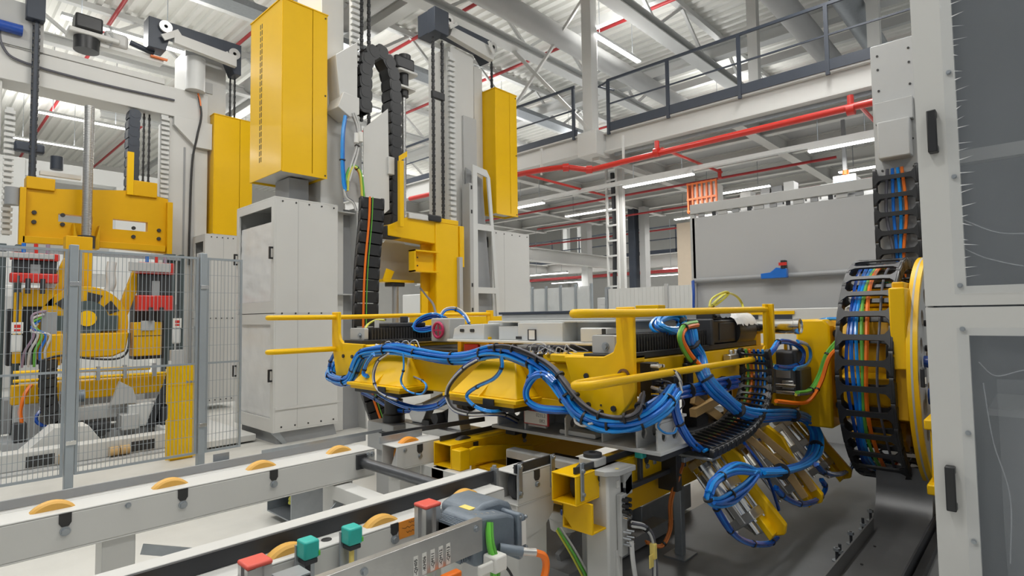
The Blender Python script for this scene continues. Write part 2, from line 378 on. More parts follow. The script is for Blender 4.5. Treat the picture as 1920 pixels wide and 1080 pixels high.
def rail_run(T, x, y0, y1, posts, zt=6.52):
    part(T, 'handrail', MB().box(x - .02, x + .02, y0, y1, zt - .025, zt + .025), NAVY)
    part(T, 'mid_rail', MB().box(x - .012, x + .012, y0, y1, 5.99, 6.02), NAVY)
    for y in posts:
        part(T, 'rail_post', MB().box(x - .025, x + .025, y - .03, y + .03, 5.35, zt), NAVY)
rail_run(T, MX, -3, 6.62, (6.60, 5.22, 3.82, 2.4, .95))
rail_run(T, MX - .23, 7.3, 17, (7.35, 9.4, 11.4, 13.5))
part(T, 'rail_return', MB().cyl((MX, 6.62, 6.50), (MX + .1, 6.9, 6.50), .022, 8).cyl((MX + .1, 6.9, 6.5), (MX + .7, 6.9, 6.6), .022, 8), NAVY)
part(T, 'brace', MB().bar((MX - .1, 7.0, 5.5), (MX - .1, 9.3, 8.1), .06, .08), WHITE)
part(T, 'brace', MB().bar((MX - .1, 7.0, 8.6), (MX - .1, 10.5, 5.5), .05, .07), WHITE)
part(T, 'under_beam', MB().bar((MX, 6.95, 4.93), (17.8, 6.95, 4.93), .18, .14), WHITE)
for y in (2.2, 4.6): part(T, 'suspension_post', MB().box(MX + 3.2, MX + 3.4, y, y + .22, 5.4, 9.2), WHITE)
# lamps under the mezzanine
for i, (y, w, L) in enumerate(((9.35, 40, .9), (5.8, 50, 1.6), (2.38, 40, 1.0))):
    lamp((10.65, y, 4.3), L, 'y', ('left', 'middle', 'right')[i] + ' strip lamp on the white rail under the mezzanine', w, 'lamps under the mezzanine', 4.95)
solo('lamp_rail', 'long white lamp rail hanging under the mezzanine deck', 'rail', MB().box(10.6, 10.7, .5, 10.5, 4.37, 4.45), WHITE2)
for i, (x, y) in enumerate(((13.5, 9.5), (13.8, 5.5), (16.5, 7.5), (13.6, 2.2))):
    lamp((x, y, 4.5), 1.8, 'y', 'distant strip lamp below the mezzanine joists, ' + ('left rear of four', 'behind the red fire main', 'rearmost of four', 'nearest the chain tower')[i], 50, 'lamps under the mezzanine', 5.3)
# red fire main
T = thing('fire_main', 'bright red fire main pipe under the mezzanine edge with elbows and couplings', 'pipe', (9.3, 6.6, 4.5))
part(T, 'pipe', MB().tube([(8.55, 11.5, 4.5), (8.72, 8, 4.5), (8.95, 6.95, 4.5), (9.02, 6.85, 4.49), (9.2, 6.55, 4.42), (9.24, 6.45, 4.41), (9.30, 5, 4.45), (9.4, .5, 4.52)], .055, 12, 5), RED)
for y, x in ((5.05, 9.30), (1.95, 9.38)):
    part(T, 'coupling', MB().cyl((x, y - .05, 4.47), (x, y + .05, 4.47), .085, 14).cyl((x, y, 4.47), (x, y, 4.68), .045, 10), RED)
    part(T, 'branch_pipe', MB().cyl((x, y - .1, 4.52), (x + 2.6, y - .1, 4.55), .028, 8).cyl((x + 2.5, y - .1, 4.4), (x + 2.5, y - .1, 4.6), .04, 8), RED)
for p in ((8.98, 6.9, 4.49), (9.22, 6.5, 4.415)): part(T, 'coupling', MB().cyl(V(p) - V((.03, -.05, 0)), V(p) + V((.03, -.05, 0)), .08, 12), RED)
part(T, 'branch_pipe', MB().cyl((8.75, 7.75, 4.45), (11.6, 7.75, 4.45), .028, 8), RED)
for y in (7.4, 5.75): part(T, 'hanger_strap', MB().box(9.0 - (.2 if y > 7 else -.27), 9.03 - (.2 if y > 7 else -.27), y - .02, y + .02, 4.4, 4.95), WHITE2)
for i, (x, y, z, L) in enumerate(((13.0, 3.0, 4.7, 11), (15.2, 2, 4.6, 11), (17.5, 4, 4.4, 12))):
    solo('sprinkler_pipe', 'thin dull red branch pipe under the mezzanine joists, %s of three' % ('nearest', 'middle', 'farthest')[i], 'pipe', MB().cyl((x, y, z), (x, y + L, z), .03, 8), REDD, group='branch pipes under the mezzanine')
# ================================================================== roller conveyor in the foreground
def wheel(T, x, y, z, r, w, m, ax='y'):
    c = V((x, y, z)); a = V((0, 1, 0)) if ax == 'y' else V((1, 0, 0))
    return part(T, 'wheel', MB().lathe([(.012, -w / 2), (r - .008, -w / 2), (r, -w / 2 + .008), (r, w / 2 - .008), (r - .008, w / 2), (.012, w / 2)], c, a, 40), m)
def hollow_x(x0, x1, y0, y1, z0, z1, t=.008):
    return MB().box(x0, x1, y0, y1, z0, z0 + t).box(x0, x1, y0, y1, z1 - t, z1).box(x0, x1, y0, y0 + t, z0 + t, z1 - t).box(x0, x1, y1 - t, y1, z0 + t, z1 - t)
SLOT = MB().prism([(-.021, .026), (.021, .026), (.021, -.012), (.012, -.026), (-.012, -.026), (-.021, -.012)], 'y', -.003, .003).mesh('axle_slot', m=INK)
T = thing('roller_conveyor', 'long white roller conveyor with two rails crossing the lower left foreground', 'conveyor', (.6, 2.5, 0))
rail = part(T, 'rail_beam', hollow_x(-1.2, 1.93, 2.95, 3.12, .572, .732), WHITE, .004, 'white rear rail of the conveyor')
part(T, 'rail_ledge', MB().box(-1.2, 1.90, 3.12, 3.22, .724, .732), WHITE)
part(T, 'guide_strip', MB().box(-1.2, 2.0, 3.16, 3.172, .735, .772), GREYP, label='dark steel guide strip')
part(T, 'guide_strip', MB().box(1.35, 2.12, 3.16, 3.168, .772, .79), GALV)
for x in (.02, .433, .866, 1.291, 1.74):
    wheel(T, x, 3.035, .668, .098, .05, PUR)
    if x < 1.7:
        inst(T, 'axle_slot', SLOT, at((x + .03, 2.95, .70))); bolt_at(T, (x + .03, 2.948, .655), (0, -1, 0), s=1.25)
bolt_at(T, (.68, 2.949, .705), (0, -1, 0), s=.8)
for x in (1.88,): bolt_at(T, (x, 2.949, .70), (0, -1, 0)); bolt_at(T, (x + .03, 2.949, .70), (0, -1, 0))
part(T, 'bearing_block', MB().box(1.80, 1.865, 2.935, 2.951, .63, .715), DARK, .003)
part(T, 'drive_shaft', MB().cyl((1.845, 2.96, .665), (1.86, 2.02, .655), .030, 20), mat('shaft_steel', (.12, .125, .135), .35, metal=.7, var=.25, scale=25))
for x in (.657, 1.737): part(T, 'leg', MB().box(x - .062, x + .062, 2.98, 3.10, 0, .572), WHITE, .004)
part(T, 'cross_beam', MB().box(1.67, 1.77, 2.0, 2.99, .485, .565), WHITE, .004)
part(T, 'cross_beam', MB().box(.60, .70, 2.0, 2.99, .10, .18), WHITE, .004)
part(T, 'brace', MB().bar((.74, 2.97, .495), (1.45, 2.62, .30), .008, .045), GALV, label='flat galvanised brace')
part(T, 'brace', MB().bar((1.72, 2.965, .47), (1.36, 2.95, .20), .008, .045), GALV, label='flat galvanised brace')
part(T, 'brace', MB().bar((1.80, 3.05, .47), (1.97, 3.0, .12), .008, .045), GALV)
part(T, 'angle_bracket', MB().box(1.12, 1.20, 3.22, 3.225, .70, .80).box(1.12, 1.20, 3.22, 3.28, .70, .705), GALV)
# front rail
part(T, 'rail_beam', hollow_x(-.6, 1.86, 1.81, 2.02, .575, .735), WHITE, .004, 'white front rail of the conveyor')
part(T, 'guide_angle', MB().box(-.6, 1.86, 1.915, 1.985, .737, .792), WHITE, .003)
part(T, 'guide_strip', MB().box(-.6, 1.88, 1.900, 1.914, .737, .790), DARK, label='black guide strip of the front rail')
for x in (.45, .88, 1.24, 1.66): wheel(T, x, 1.86, .665, .098, .045, PUR)
for x in (1.268, .90, .42):
    inst(T, 'axle_slot', SLOT, at((x, 1.81, .715)) @ M.Scale(.8, 4)); bolt_at(T, (x, 1.808, .678), (0, -1, 0), s=1.1)
part(T, 'end_clip', MB().box(1.885, 1.90, 1.885, 1.925, .70, .80).cyl((1.892, 1.905, .79), (1.892, 1.905, .812), .010, 8), GALV)
part(T, 'slot_cover', MB().cyl((1.02, 1.86, .7345), (1.02, 1.86, .737), .018, 16), INK)
for x in (.3, 1.7): part(T, 'leg', MB().box(x - .06, x + .06, 1.85, 1.98, 0, .575), WHITE, .004)
part(T, 'side_flange', MB().box(-.6, 1.85, 1.79, 1.81, .575, .583), WHITE)
# things fixed to the front rail
st = solo('sticker', 'orange handwritten paper sticker on the front conveyor rail', 'sticker', MB().box(1.286, 1.388, 1.806, 1.809, .672, .735), ORST)
w = MB()
for i, (x0, x1, z) in enumerate(((1.33, 1.37, .724), (1.30, 1.375, .708), (1.32, 1.37, .690))):
    w.tube([(x0 + (x1 - x0) * j / 9, 1.8055, z + .0035 * math.sin(j * 2.4 + i)) for j in range(10)], .0008, 4, 2)
part(st, 'handwriting', w, INK)
def sensor(x, y, z, label):
    T = thing('proximity_sensor', label, 'sensor', (x, y, z - .03), 'teal sensors on the conveyor rail')
    part(T, 'head', MB().box(x - .026, x + .026, y - .030, y + .028, z - .028, z + .030), TEAL, .007)
    part(T, 'bracket', MB().box(x - .030, x + .034, y + .020, y + .030, z - .19, z + .01), GALV)
    part(T, 'collar', MB().box(x - .022, x + .022, y - .026, y + .022, z - .045, z - .0285), DARK, .004)
    part(T, 'connector', MB().cyl((x, y, z - .105), (x, y, z - .046), .009, 12), YST if 'upper' in label else DARK)
    part(T, 'lead', MB().tube([(x, y, z - .10), (x + .002, y - .002, z - .16), (x - .03, y - .01, z - .21), (x - .12, y + .01, z - .24)], .0035, 6), INK)
    part(T, 'indicator', MB().box(x + .022, x + .0275, y - .0305, y - .02, z - .022, z - .008), LGRN)
sensor(1.061, 1.765, .765, 'upper right teal cube sensor on the front conveyor rail')
sensor(.903, 1.765, .767, 'lower left teal cube sensor on the front conveyor rail')
def capped_post(x, y, z0, z1, label):
    T = thing('aluminium_post', label, 'post', (x, y, z0), 'red-capped aluminium posts')
    b = MB(); o = [(-.034, -.034), (-.012, -.034), (-.012, -.022), (.012, -.022), (.012, -.034), (.034, -.034), (.034, -.012), (.022, -.012), (.022, .012), (.034, .012), (.034, .034), (-.034, .034), (-.034, .012), (-.022, .012), (-.022, -.012), (-.034, -.012)]
    part(T, 'profile', b.prism([(x + u, y + v) for u, v in o], 'z', z0, z1), ALU)
    part(T, 'cap', MB().box(x - .037, x + .037, y - .037, y + .037, z1, z1 + .014), mat('red_cap', (.70, .10, .07), .5), .006)
capped_post(1.322, 1.68, .45, .815, 'aluminium profile post with red cap beside the blue-grey gear motor')
capped_post(.70, 1.68, .45, .805, 'aluminium profile post with red cap at the bottom edge')
T = thing('valve_box', 'small black valve box beside the red-capped post at the bottom edge', 'box', (.80, 1.66, .70))
part(T, 'body', MB().box(.76, .84, 1.63, 1.70, .66, .745), DARK, .008); part(T, 'lid', MB().box(.757, .843, 1.627, 1.703, .745, .752), GALV, .002)
# stainless side panel with device labels
T = thing('steel_panel', 'stainless steel side panel with a row of white device labels', 'panel', (1.0, 1.45, .5))
part(T, 'sheet', MB().prism([(.3, .70), (1.376, .70), (1.376, .808), (.3, .808)], 'y', 1.447, 1.453), STEEL, .002)
part(T, 'top_lip', MB().box(.3, 1.376, 1.453, 1.475, .803, .808), STEEL)
for x in (1.365, .93): bolt_at(T, (x - .02, 1.447, .783), (0, -1, 0), s=.8)
for i, (x, s) in enumerate(((1.091, '-QH05'), (1.124, '-KH06'), (1.157, '-QM11'), (1.190, '-QM12'), (1.221, '-QM13'))):
    lb = part(T, 'device_label', MB().box(x - .0085, x + .0085, 1.4455, 1.4470, .705, .770), LABEL)
    part(lb, 'lettering', MB().text(s, .0165, mxf((x, 1.4450, .7375), (0, 0, 1), (-1, 0, 0))), INK)
T = thing('cable_duct', 'grey cable duct with orange connectors under the stainless panel', 'duct', (1.15, 1.42, .6))
part(T, 'trough', MB().box(.5, 1.24, 1.42, 1.46, .58, .66), GREYP, .006)
part(T, 'connector', MB().box(1.17, 1.24, 1.40, 1.43, .672, .692), ORA, .005); part(T, 'connector', MB().box(1.13, 1.22, 1.395, 1.425, .652, .670), LGREY, .006)
part(T, 'connector', MB().box(1.18, 1.23, 1.38, 1.41, .63, .648), RED, .006)
# gear motor
T = thing('gear_motor', 'blue-grey cast gear motor with yellow sticker beside the conveyor', 'motor', (1.6, 1.66, .55))
part(T, 'gear_case', MB().prism([(1.48, .60), (1.69, .60), (1.69, .71), (1.66, .765), (1.60, .792), (1.52, .795), (1.46, .775), (1.46, .66)], 'y', 1.58, 1.78), MOTOR, .018)
part(T, 'terminal_box', MB().prism([(1.39, .62), (1.60, .62), (1.60, .745), (1.56, .765), (1.42, .788), (1.39, .775)], 'y', 1.50, 1.69), MOTOR, .012)
mb = MB()
for i in range(9): mb.box(1.345 + .010 * i, 1.350 + .010 * i, 1.53, 1.69, .64, .770)
part(T, 'cooling_fins', mb.box(1.345, 1.44, 1.54, 1.68, .65, .760), MOTOR)
part(T, 'flange', MB().box(1.600, 1.622, 1.485, 1.695, .585, .757), MOTOR, .008)
part(T, 'end_cover', MB().box(1.622, 1.672, 1.505, 1.68, .595, .74), MOTOR, .018)
part(T, 'rating_plate', MB().box(1.672, 1.674, 1.54, 1.64, .62, .72), LABEL)
part(T, 'rating_plate', MB().box(1.630, 1.662, 1.5035, 1.5055, .625, .715), LABEL)
for (x, z) in ((1.611, .598), (1.611, .742), (1.664, .612), (1.664, .727)): bolt_at(T, (x, 1.486 if x < 1.62 else 1.506, z), (0, -1, 0), s=.5)
part(T, 'sticker', MB().prism([(1.455, 1.60), (1.53, 1.60), (1.53, 1.66), (1.455, 1.66)], 'z', .780, .784), YST)
for i in range(4): part(T, 'screw_plug', MB().cyl((1.43 + .03 * i, 1.545, .774 - .005 * i), (1.43 + .03 * i, 1.545, .786 - .005 * i), .010, 10), ALU)
part(T, 'connector', MB().cyl((1.50, 1.49, .66), (1.57, 1.44, .640), .018, 14), MOTOR); part(T, 'connector', MB().cyl((1.57, 1.44, .640), (1.615, 1.415, .630), .015, 12), STEEL)
bundle('power_cable', 'thick orange power cable hanging from the gear motor', 'cable', [(1.61, 1.42, .631), (1.645, 1.40, .61), (1.64, 1.39, .56), (1.57, 1.38, .48), (1.48, 1.37, .40)], 1, 0, .014, [ORA], 0, sub='cable')
bundle('green_cables', 'bundle of bright green cables clamped beside the stainless panel', 'cable', [(1.46, 1.50, .76), (1.445, 1.48, .70), (1.455, 1.47, .62), (1.455, 1.465, .45)], 4, .014, .0085, [LGRN, GRN], 0, sub='cable', seed=3)
solo('cable_clip', 'cream plastic cable clip on the green cables', 'clip', MB().box(1.36, 1.475, 1.445, 1.46, .615, .65).box(1.425, 1.485, 1.435, 1.50, .605, .66), LABEL, .006)
bundle('black_lead', 'thin black lead hanging below the gear motor connector', 'cable', [(1.47, 1.5, .64), (1.52, 1.46, .58), (1.535, 1.44, .50), (1.53, 1.44, .40)], 1, 0, .005, [INK], 0, sub='cable')
# ---------------------------------------------------------------- short white conveyor stubs of the next section
T = thing('conveyor_stub', 'short white box rail end of the rear rail near the black cable chain', 'conveyor', (2.1, 2.9, 0), 'short white conveyor stubs')
part(T, 'rail_beam', hollow_x(2.0, 2.36, 2.83, 2.985, .60, .742), WHITE, .003)
wheel(T, 2.14, 2.905, .672, .098, .05, PAD); part(T, 'web_plate', MB().prism([(2.87, .61), (2.93, .61), (2.87, .73)], 'x', 2.03, 2.04), WHITE)
part(T, 'guide_strip', MB().box(1.98, 2.30, 2.975, 2.983, .745, .785), GALV)
inst(T, 'axle_slot', SLOT, at((2.17, 2.829, .705))); bolt_at(T, (2.17, 2.828, .66), (0, -1, 0)); bolt_at(T, (2.33, 2.828, .72), (0, -1, 0)); bolt_at(T, (2.06, 2.828, .715), (0, -1, 0), s=.8)
part(T, 'leg', MB().box(2.04, 2.20, 2.86, 2.975, 0, .60), WHITE, .004); part(T, 'cross_beam', MB().box(2.20, 2.28, 2.0, 2.86, .52, .60), WHITE, .004)
T = thing('conveyor_stub', 'short white box rail end on a tall leg right of the gear motor', 'conveyor', (2.15, 1.97, 0), 'short white conveyor stubs')
part(T, 'rail_beam', hollow_x(2.04, 2.33, 1.895, 2.045, .585, .742), WHITE, .003)
wheel(T, 2.16, 1.97, .668, .095, .05, DARK)
part(T, 'guide_strip', MB().box(2.03, 2.33, 1.90, 1.912, .745, .785), DARK)
for x in (2.05, 2.30): part(T, 'clamp_strap', MB().box(x - .016, x + .016, 1.885, 1.894, .625, .79), GALV, .003); bolt_at(T, (x, 1.884, .65), (0, -1, 0), s=.8); bolt_at(T, (x, 1.884, .775), (0, -1, 0), s=.8)
inst(T, 'axle_slot', SLOT, at((2.18, 1.894, .71))); bolt_at(T, (2.18, 1.893, .665), (0, -1, 0))
part(T, 'leg', MB().box(2.05, 2.27, 1.91, 2.03, 0, .585), WHITE, .006)
part(T, 'gusset', MB().prism([(2.04, .585), (2.32, .585), (2.31, .50), (2.24, .44), (2.04, .41)], 'y', 1.900, 1.909), WHITE)
# ---------------------------------------------------------------- yellow lifting conveyor
T = thing('lifting_conveyor', 'yellow lifting conveyor section under the machine platform', 'conveyor', (3.2, 2.2, 0))
for (y0, y1, x0) in ((2.62, 2.785, 2.24), (1.655, 1.805, 2.185)):
    part(T, 'rail_beam', hollow_x(x0, 4.6, y0, y1, .60, .742), YEL, .003)
    for i in range(3): wheel(T, x0 + .17 + .45 * i, (y0 + y1) / 2, .665, .095, .05, DARK)
    part(T, 'guide_strip', MB().box(x0 + .02, 4.5, y0 + (.12 if y0 > 2 else .02), y0 + (.13 if y0 > 2 else .03), .745, .775), DARK)
    for i in range(3): inst(T, 'axle_slot', SLOT, at((x0 + .20 + .45 * i, y0 - .001, .705))); bolt_at(T, (x0 + .20 + .45 * i, y0 - .002, .665), (0, -1, 0))
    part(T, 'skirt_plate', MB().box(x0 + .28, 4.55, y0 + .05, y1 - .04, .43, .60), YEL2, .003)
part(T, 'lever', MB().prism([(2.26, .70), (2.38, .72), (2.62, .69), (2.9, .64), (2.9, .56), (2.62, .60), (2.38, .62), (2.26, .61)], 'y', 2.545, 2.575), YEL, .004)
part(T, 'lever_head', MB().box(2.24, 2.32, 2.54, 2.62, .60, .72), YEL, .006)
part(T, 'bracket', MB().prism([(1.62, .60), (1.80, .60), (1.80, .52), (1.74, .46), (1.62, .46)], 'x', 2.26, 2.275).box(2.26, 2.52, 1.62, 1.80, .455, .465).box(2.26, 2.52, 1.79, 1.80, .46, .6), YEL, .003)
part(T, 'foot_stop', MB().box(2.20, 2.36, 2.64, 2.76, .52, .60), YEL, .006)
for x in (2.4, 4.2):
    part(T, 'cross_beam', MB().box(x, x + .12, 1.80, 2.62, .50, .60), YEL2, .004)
for y in (1.73, 2.70): part(T, 'leg', MB().box(3.32, 3.37, y - .025, y + .025, .012, .43), GALV, .003); part(T, 'leg_foot', MB().box(3.26, 3.43, y - .07, y + .07, .004, .012), GALV)
part(T, 'strap', MB().box(2.215, 2.24, 1.645, 1.654, .62, .80), GALV, .003); bolt_at(T, (2.228, 1.644, .65), (0, -1, 0), s=.8); bolt_at(T, (2.228, 1.644, .76), (0, -1, 0), s=.8)
for x in (2.9,): part(T, 'strap', MB().box(x, x + .03, 1.645, 1.654, .66, .83), GALV, .003)
T = thing('scissor_drive', 'dark lifting drive with motor under the yellow rails', 'drive', (2.9, 2.3, 0))
part(T, 'base', MB().box(2.5, 3.6, 1.95, 2.55, .02, .10), GREYP); part(T, 'motor', MB().cyl((2.52, 2.35, .47), (2.86, 2.35, .47), .085, 18), DARK)
part(T, 'motor_cap', MB().cyl((2.44, 2.35, .47), (2.52, 2.35, .47), .07, 18), BLUE3); part(T, 'gearbox', MB().box(2.86, 3.05, 2.22, 2.48, .36, .58), DARK, .02)
part(T, 'scissor_arm', MB().bar((2.6, 2.1, .1), (3.5, 2.1, .5), .03, .09), GREYP); part(T, 'scissor_arm', MB().bar((3.5, 2.15, .1), (2.6, 2.15, .5), .03, .09), GREYP)
part(T, 'chain_guard', MB().bar((2.42, 2.45, .56), (2.75, 2.0, .56), .12, .03), STEEL)
solo('cross_beam', 'pale grey cross beam lying under the lower skid frame', 'beam', MB().prism([(2.52, .66), (2.60, .70), (2.60, .60), (2.52, .56)], 'y', 1.60, 2.44).box(2.52, 2.60, 1.6, 2.44, .58, .70), LGREY, .01)
# pedestal with centring unit
T = thing('pedestal', 'white steel pedestal with a grey top plate and centring unit', 'pedestal', (2.42, 1.66, 0))
part(T, 'column', MB().box(2.375, 2.50, 1.605, 1.745, 0, .715), WHITE, .012)
part(T, 'top_plate', MB().prism([(2.33, 1.75), (2.345, 1.60), (2.40, 1.555), (2.56, 1.555), (2.56, 1.75)], 'z', .715, .742), LGREY, .004)
part(T, 'centring_block', MB().prism(rrect(2.36, 1.665, 2.47, 1.775, .02), 'z', .742, .785), LGREY, .006)
part(T, 'ring', MB().lathe([(.035, 0), (.048, 0), (.048, .018), (.035, .022), (.02, .022), (.02, 0)], (2.415, 1.72, .785), (0, 0, 1), 20), DARK)
part(T, 'stiffener', MB().prism([(1.55, 0), (1.62, 0), (1.62, .34), (1.60, .34)], 'x', 2.43, 2.45), WHITE).name = 'stiffener'
part(T, 'foot_plate', MB().box(2.30, 2.58, 1.50, 1.80, 0, .02), LGREY)
part(T, 'dot_sticker', MB().cyl((2.43, 1.585, .742), (2.43, 1.585, .744), .010, 12), YST)
part(T, 'id_label', MB().box(2.45, 2.475, 1.601, 1.604, .64, .675), LABEL)
T = thing('valve_terminal', 'grey valve terminal with push-in fittings on the pedestal side', 'valve', (2.47, 1.59, .3))
part(T, 'body', MB().box(2.445, 2.50, 1.575, 1.604, .31, .61), LGREY, .004)
for i in range(8): part(T, 'fitting', MB().cyl((2.46 + .028 * (i % 2), 1.575, .585 - .028 * (i // 2)), (2.46 + .028 * (i % 2), 1.545, .585 - .028 * (i // 2)), .010, 10), BLACK if i < 6 else CHROME)
for i in range(6): part(T, 'fitting', MB().cyl((2.46 + .03 * (i % 2), 1.575, .43 - .03 * (i // 2)), (2.47 + .03 * (i % 2), 1.535, .43 - .03 * (i // 2)), .008, 8), CHROME)
bundle('pedestal_cables', 'grey and white cables with yellow tags hanging from the valve terminal', 'cable', [(2.48, 1.54, .47), (2.55, 1.50, .44), (2.60, 1.49, .35), (2.59, 1.48, .15), (2.54, 1.46, .02)], 4, .016, .007, [WHC, GRC, WHC, GRC], 2, sub='cable', seed=4)
solo('cable_tag', 'yellow tape tag on the cables beside the pedestal', 'tag', MB().box(2.575, 2.60, 1.47, 1.50, .285, .36).box(2.54, 2.58, 1.478, 1.484, .25, .315), YST, .003)
bundle('pedestal_hose', 'white sleeve hose running down the pedestal side', 'hose', [(2.475, 1.54, .39), (2.472, 1.53, .28), (2.49, 1.51, .1), (2.50, 1.5, .01)], 1, 0, .012, [WHC], 0, sub='cable')
bundle('earth_cables', 'green and yellow cables between the white leg and the pedestal', 'cable', [(2.30, 1.86, .42), (2.36, 1.80, .28), (2.43, 1.74, .1), (2.46, 1.72, .01)], 4, .022, .006, [GRN, YCAB, LGRN, WHC], 0, sub='cable', seed=5)
solo('filter_bowl', 'white plastic filter bowl behind the front conveyor leg', 'bowl', MB().lathe([(.02, 0), (.075, 0), (.082, .06), (.095, .07), (.095, .105), (.02, .105)], (2.50, 1.98, .34), (0, 0, 1), 20), WHITE2)
solo('cable_cover', 'blue plastic cover block below the yellow bracket', 'cover', MB().box(2.40, 2.50, 1.84, 1.93, .445, .48), BLUE3, .01)
solo('floor_post', 'thin grey upright post standing behind the pedestal', 'post', MB().box(2.62, 2.68, 1.85, 1.95, 0, .42).box(2.60, 2.72, 1.82, 1.98, 0, .015), LGREY, .003)
solo('cable_channel_box', 'open grey metal cable trunk on the floor under the conveyor', 'trunk', MB().box(1.92, 2.35, 4.0, 4.012, .05, .33).box(1.92, 2.35, 4.0, 4.4, .05, .06).box(1.92, 2.35, 4.39, 4.4, .05, .33).box(1.92, 2.35, 4.0, 4.4, .32, .33).box(2.34, 2.35, 4.0, 4.4, .05, .33).box(1.94, 1.97, 4.02, 4.05, 0, .05).box(2.3, 2.33, 4.35, 4.38, 0, .05), GALV)
bundle('trunk_cables', 'blue and yellow cables inside the open cable trunk', 'cable', [(1.98, 4.1, .17), (2.1, 4.2, .2), (2.2, 4.15, .14), (2.3, 4.3, .18)], 6, .04, .014, [BLUE, YCAB, BLUE2, GRC], 0, sub='cable', seed=8)
solo('side_duct', 'light metal cable duct on the dark floor right of the pedestal', 'duct', MB().box(3.45, 4.18, 2.06, 2.2, .02, .20), GALV, .004)
bundle('drive_cable', 'orange cable looping down beside the yellow lifting rail', 'cable', [(3.2, 1.60, .70), (3.05, 1.56, .62), (3.0, 1.60, .45), (3.02, 1.62, .28), (2.95, 1.64, .2), (2.85, 1.68, .24)], 2, .009, .0075, [mat('brown_orange_cable', (.45, .13, .02), .45)], 2, sub='cable')
solo('sensor_block', 'small teal sensor on the yellow front rail near the pedestal', 'sensor', MB().box(2.70, 2.745, 1.60, 1.65, .735, .79), TEAL, .006)
solo('sensor_bracket', 'black sensor bracket rail along the yellow front beam', 'bracket', MB().box(2.52, 3.2, 1.60, 1.625, .60, .625).box(2.70, 2.73, 1.615, 1.635, .60, .735), DARK, .003)
# ================================================================== safety fence
def fence_panel(x0, x1, label, y=6.33, z0=.16, z1=2.16):
    T = thing('mesh_fence', label, 'fence', ((x0 + x1) / 2, y, 0), 'mesh panels of the safety fence')
    part(T, 'panel_frame', MB().box(x0, x0 + .022, y - .011, y + .011, z0, z1).box(x1 - .022, x1, y - .011, y + .011, z0, z1).box(x0 + .022, x1 - .022, y - .011, y + .011, z0, z0 + .022).box(x0 + .022, x1 - .022, y - .011, y + .011, z1 - .022, z1).box(x0 + .022, x1 - .022, y - .008, y + .008, 1.06, 1.08), FENCE)
    b = MB(); n = int((x1 - x0) / .033)
    for i in range(1, n):
        x = x0 + (x1 - x0) * i / n; b.box(x - .0021, x + .0021, y - .0021, y + .0021, z0, z1)
    for j in range(1, 11):
        z = z0 + (z1 - z0) * j / 11; b.box(x0, x1, y - .0055, y - .0022, z - .002, z + .002)
    part(T, 'wire_mesh', b, FENCE, kind='stuff')
FX = (-.18, 1.005, 2.075)
for i, x in enumerate(FX):
    T = thing('fence_post', ('grey fence post cut by the left picture edge', 'grey fence post in front of the yellow robot head', 'grey fence post beside the white cabinet')[i], 'post', (x, 6.33, 0), 'posts of the safety fence')
    part(T, 'post', MB().box(x - .032, x + .032, 6.29, 6.37, 0, 2.20), FENCE, .005); part(T, 'foot', MB().box(x - .06, x + .06, 6.25, 6.41, 0, .012), FENCE)
    for z in (.45, 1.85): part(T, 'clip', MB().box(x - .03, x + .045, 6.278, 6.290, z - .018, z + .018), CHROME, .002)
fence_panel(-.14, .965, 'wire mesh fence panel at the left picture edge')
fence_panel(1.045, 2.035, 'wire mesh fence panel in front of the yellow robot head')
fence_panel(2.115, 2.47, 'wire mesh fence panel next to the white cabinet')
T = thing('yellow_guard_plate', 'tall yellow guard plate standing on the floor behind the mesh fence', 'guard plate', (2.13, 7.0, 0))
part(T, 'plate', MB().prism([(1.93, .02), (2.24, .02), (2.24, 1.03), (1.93, 1.03), (1.93, .62), (1.95, .60), (1.95, .46), (1.93, .44)], 'y', 6.93, 6.95), YEL, .003)
part(T, 'side_lip', MB().box(2.225, 2.24, 6.95, 7.05, .02, 1.03), YEL); part(T, 'foot', MB().box(1.98, 2.2, 6.95, 7.1, 0, .02), YEL)
part(T, 'fold_seam', MB().box(1.93, 2.24, 6.927, 6.93, .80, .806), YEL2)
for x in (2.13, 2.17, 2.2): bolt_at(T, (x, 6.93, .835), (0, -1, 0), s=.9)
# ================================================================== lower skid frame on the conveyor
T = thing('lower_skid', 'light grey perforated skid frame standing on the conveyor under the yellow platform', 'skid', (3.3, 2.1, .745))
part(T, 'bottom_plate', MB().box(2.66, 3.05, 1.47, 2.70, .776, .795), WHITE2, .002)
part(T, 'top_plate', MB().box(2.70, 3.02, 1.50, 2.66, .930, .945), WHITE2, .002)
part(T, 'rear_web', MB().box(2.98, 2.99, 1.50, 2.66, .795, .930), LGREY)
for i, y in enumerate((2.66, 2.42, 2.10, 1.84, 1.62, 1.50)):
    part(T, 'rib_plate', MB().plate([(2.68, .795), (2.97, .795), (2.97, .930), (2.72, .930), (2.68, .90)], [circ(2.75, .862, .028, 14), circ(2.87, .862, .034, 14)], .010, mxf((0, y, 0), (1, 0, 0), (0, 0, 1))), WHITE2)
for y in (1.52, 2.55): part(T, 'runner', MB().box(2.68, 3.02, y - .04, y + .04, .745, .776), DARK)
part(T, 'buffer', MB().prism(rrect(1.90, .80, 2.16, .825, .01), 'x', 2.70, 2.78), WHITE2)
T = thing('skid_sign', 'small white number sign with red edge on the lower skid frame', 'sign', (2.64, 2.29, .84))
part(T, 'board', MB().box(2.632, 2.642, 2.19, 2.385, .845, .93), REDD); part(T, 'face', MB().box(2.628, 2.632, 2.198, 2.378, .851, .925), LABEL)
part(T, 'lettering', MB().text('021L2', .030, MX_NX((2.6275, 2.245, .905))).text('082', .030, MX_NX((2.6275, 2.235, .872))), INKG)
part(T, 'bracket', MB().box(2.643, 2.66, 2.22, 2.36, .83, .86), LGREY)
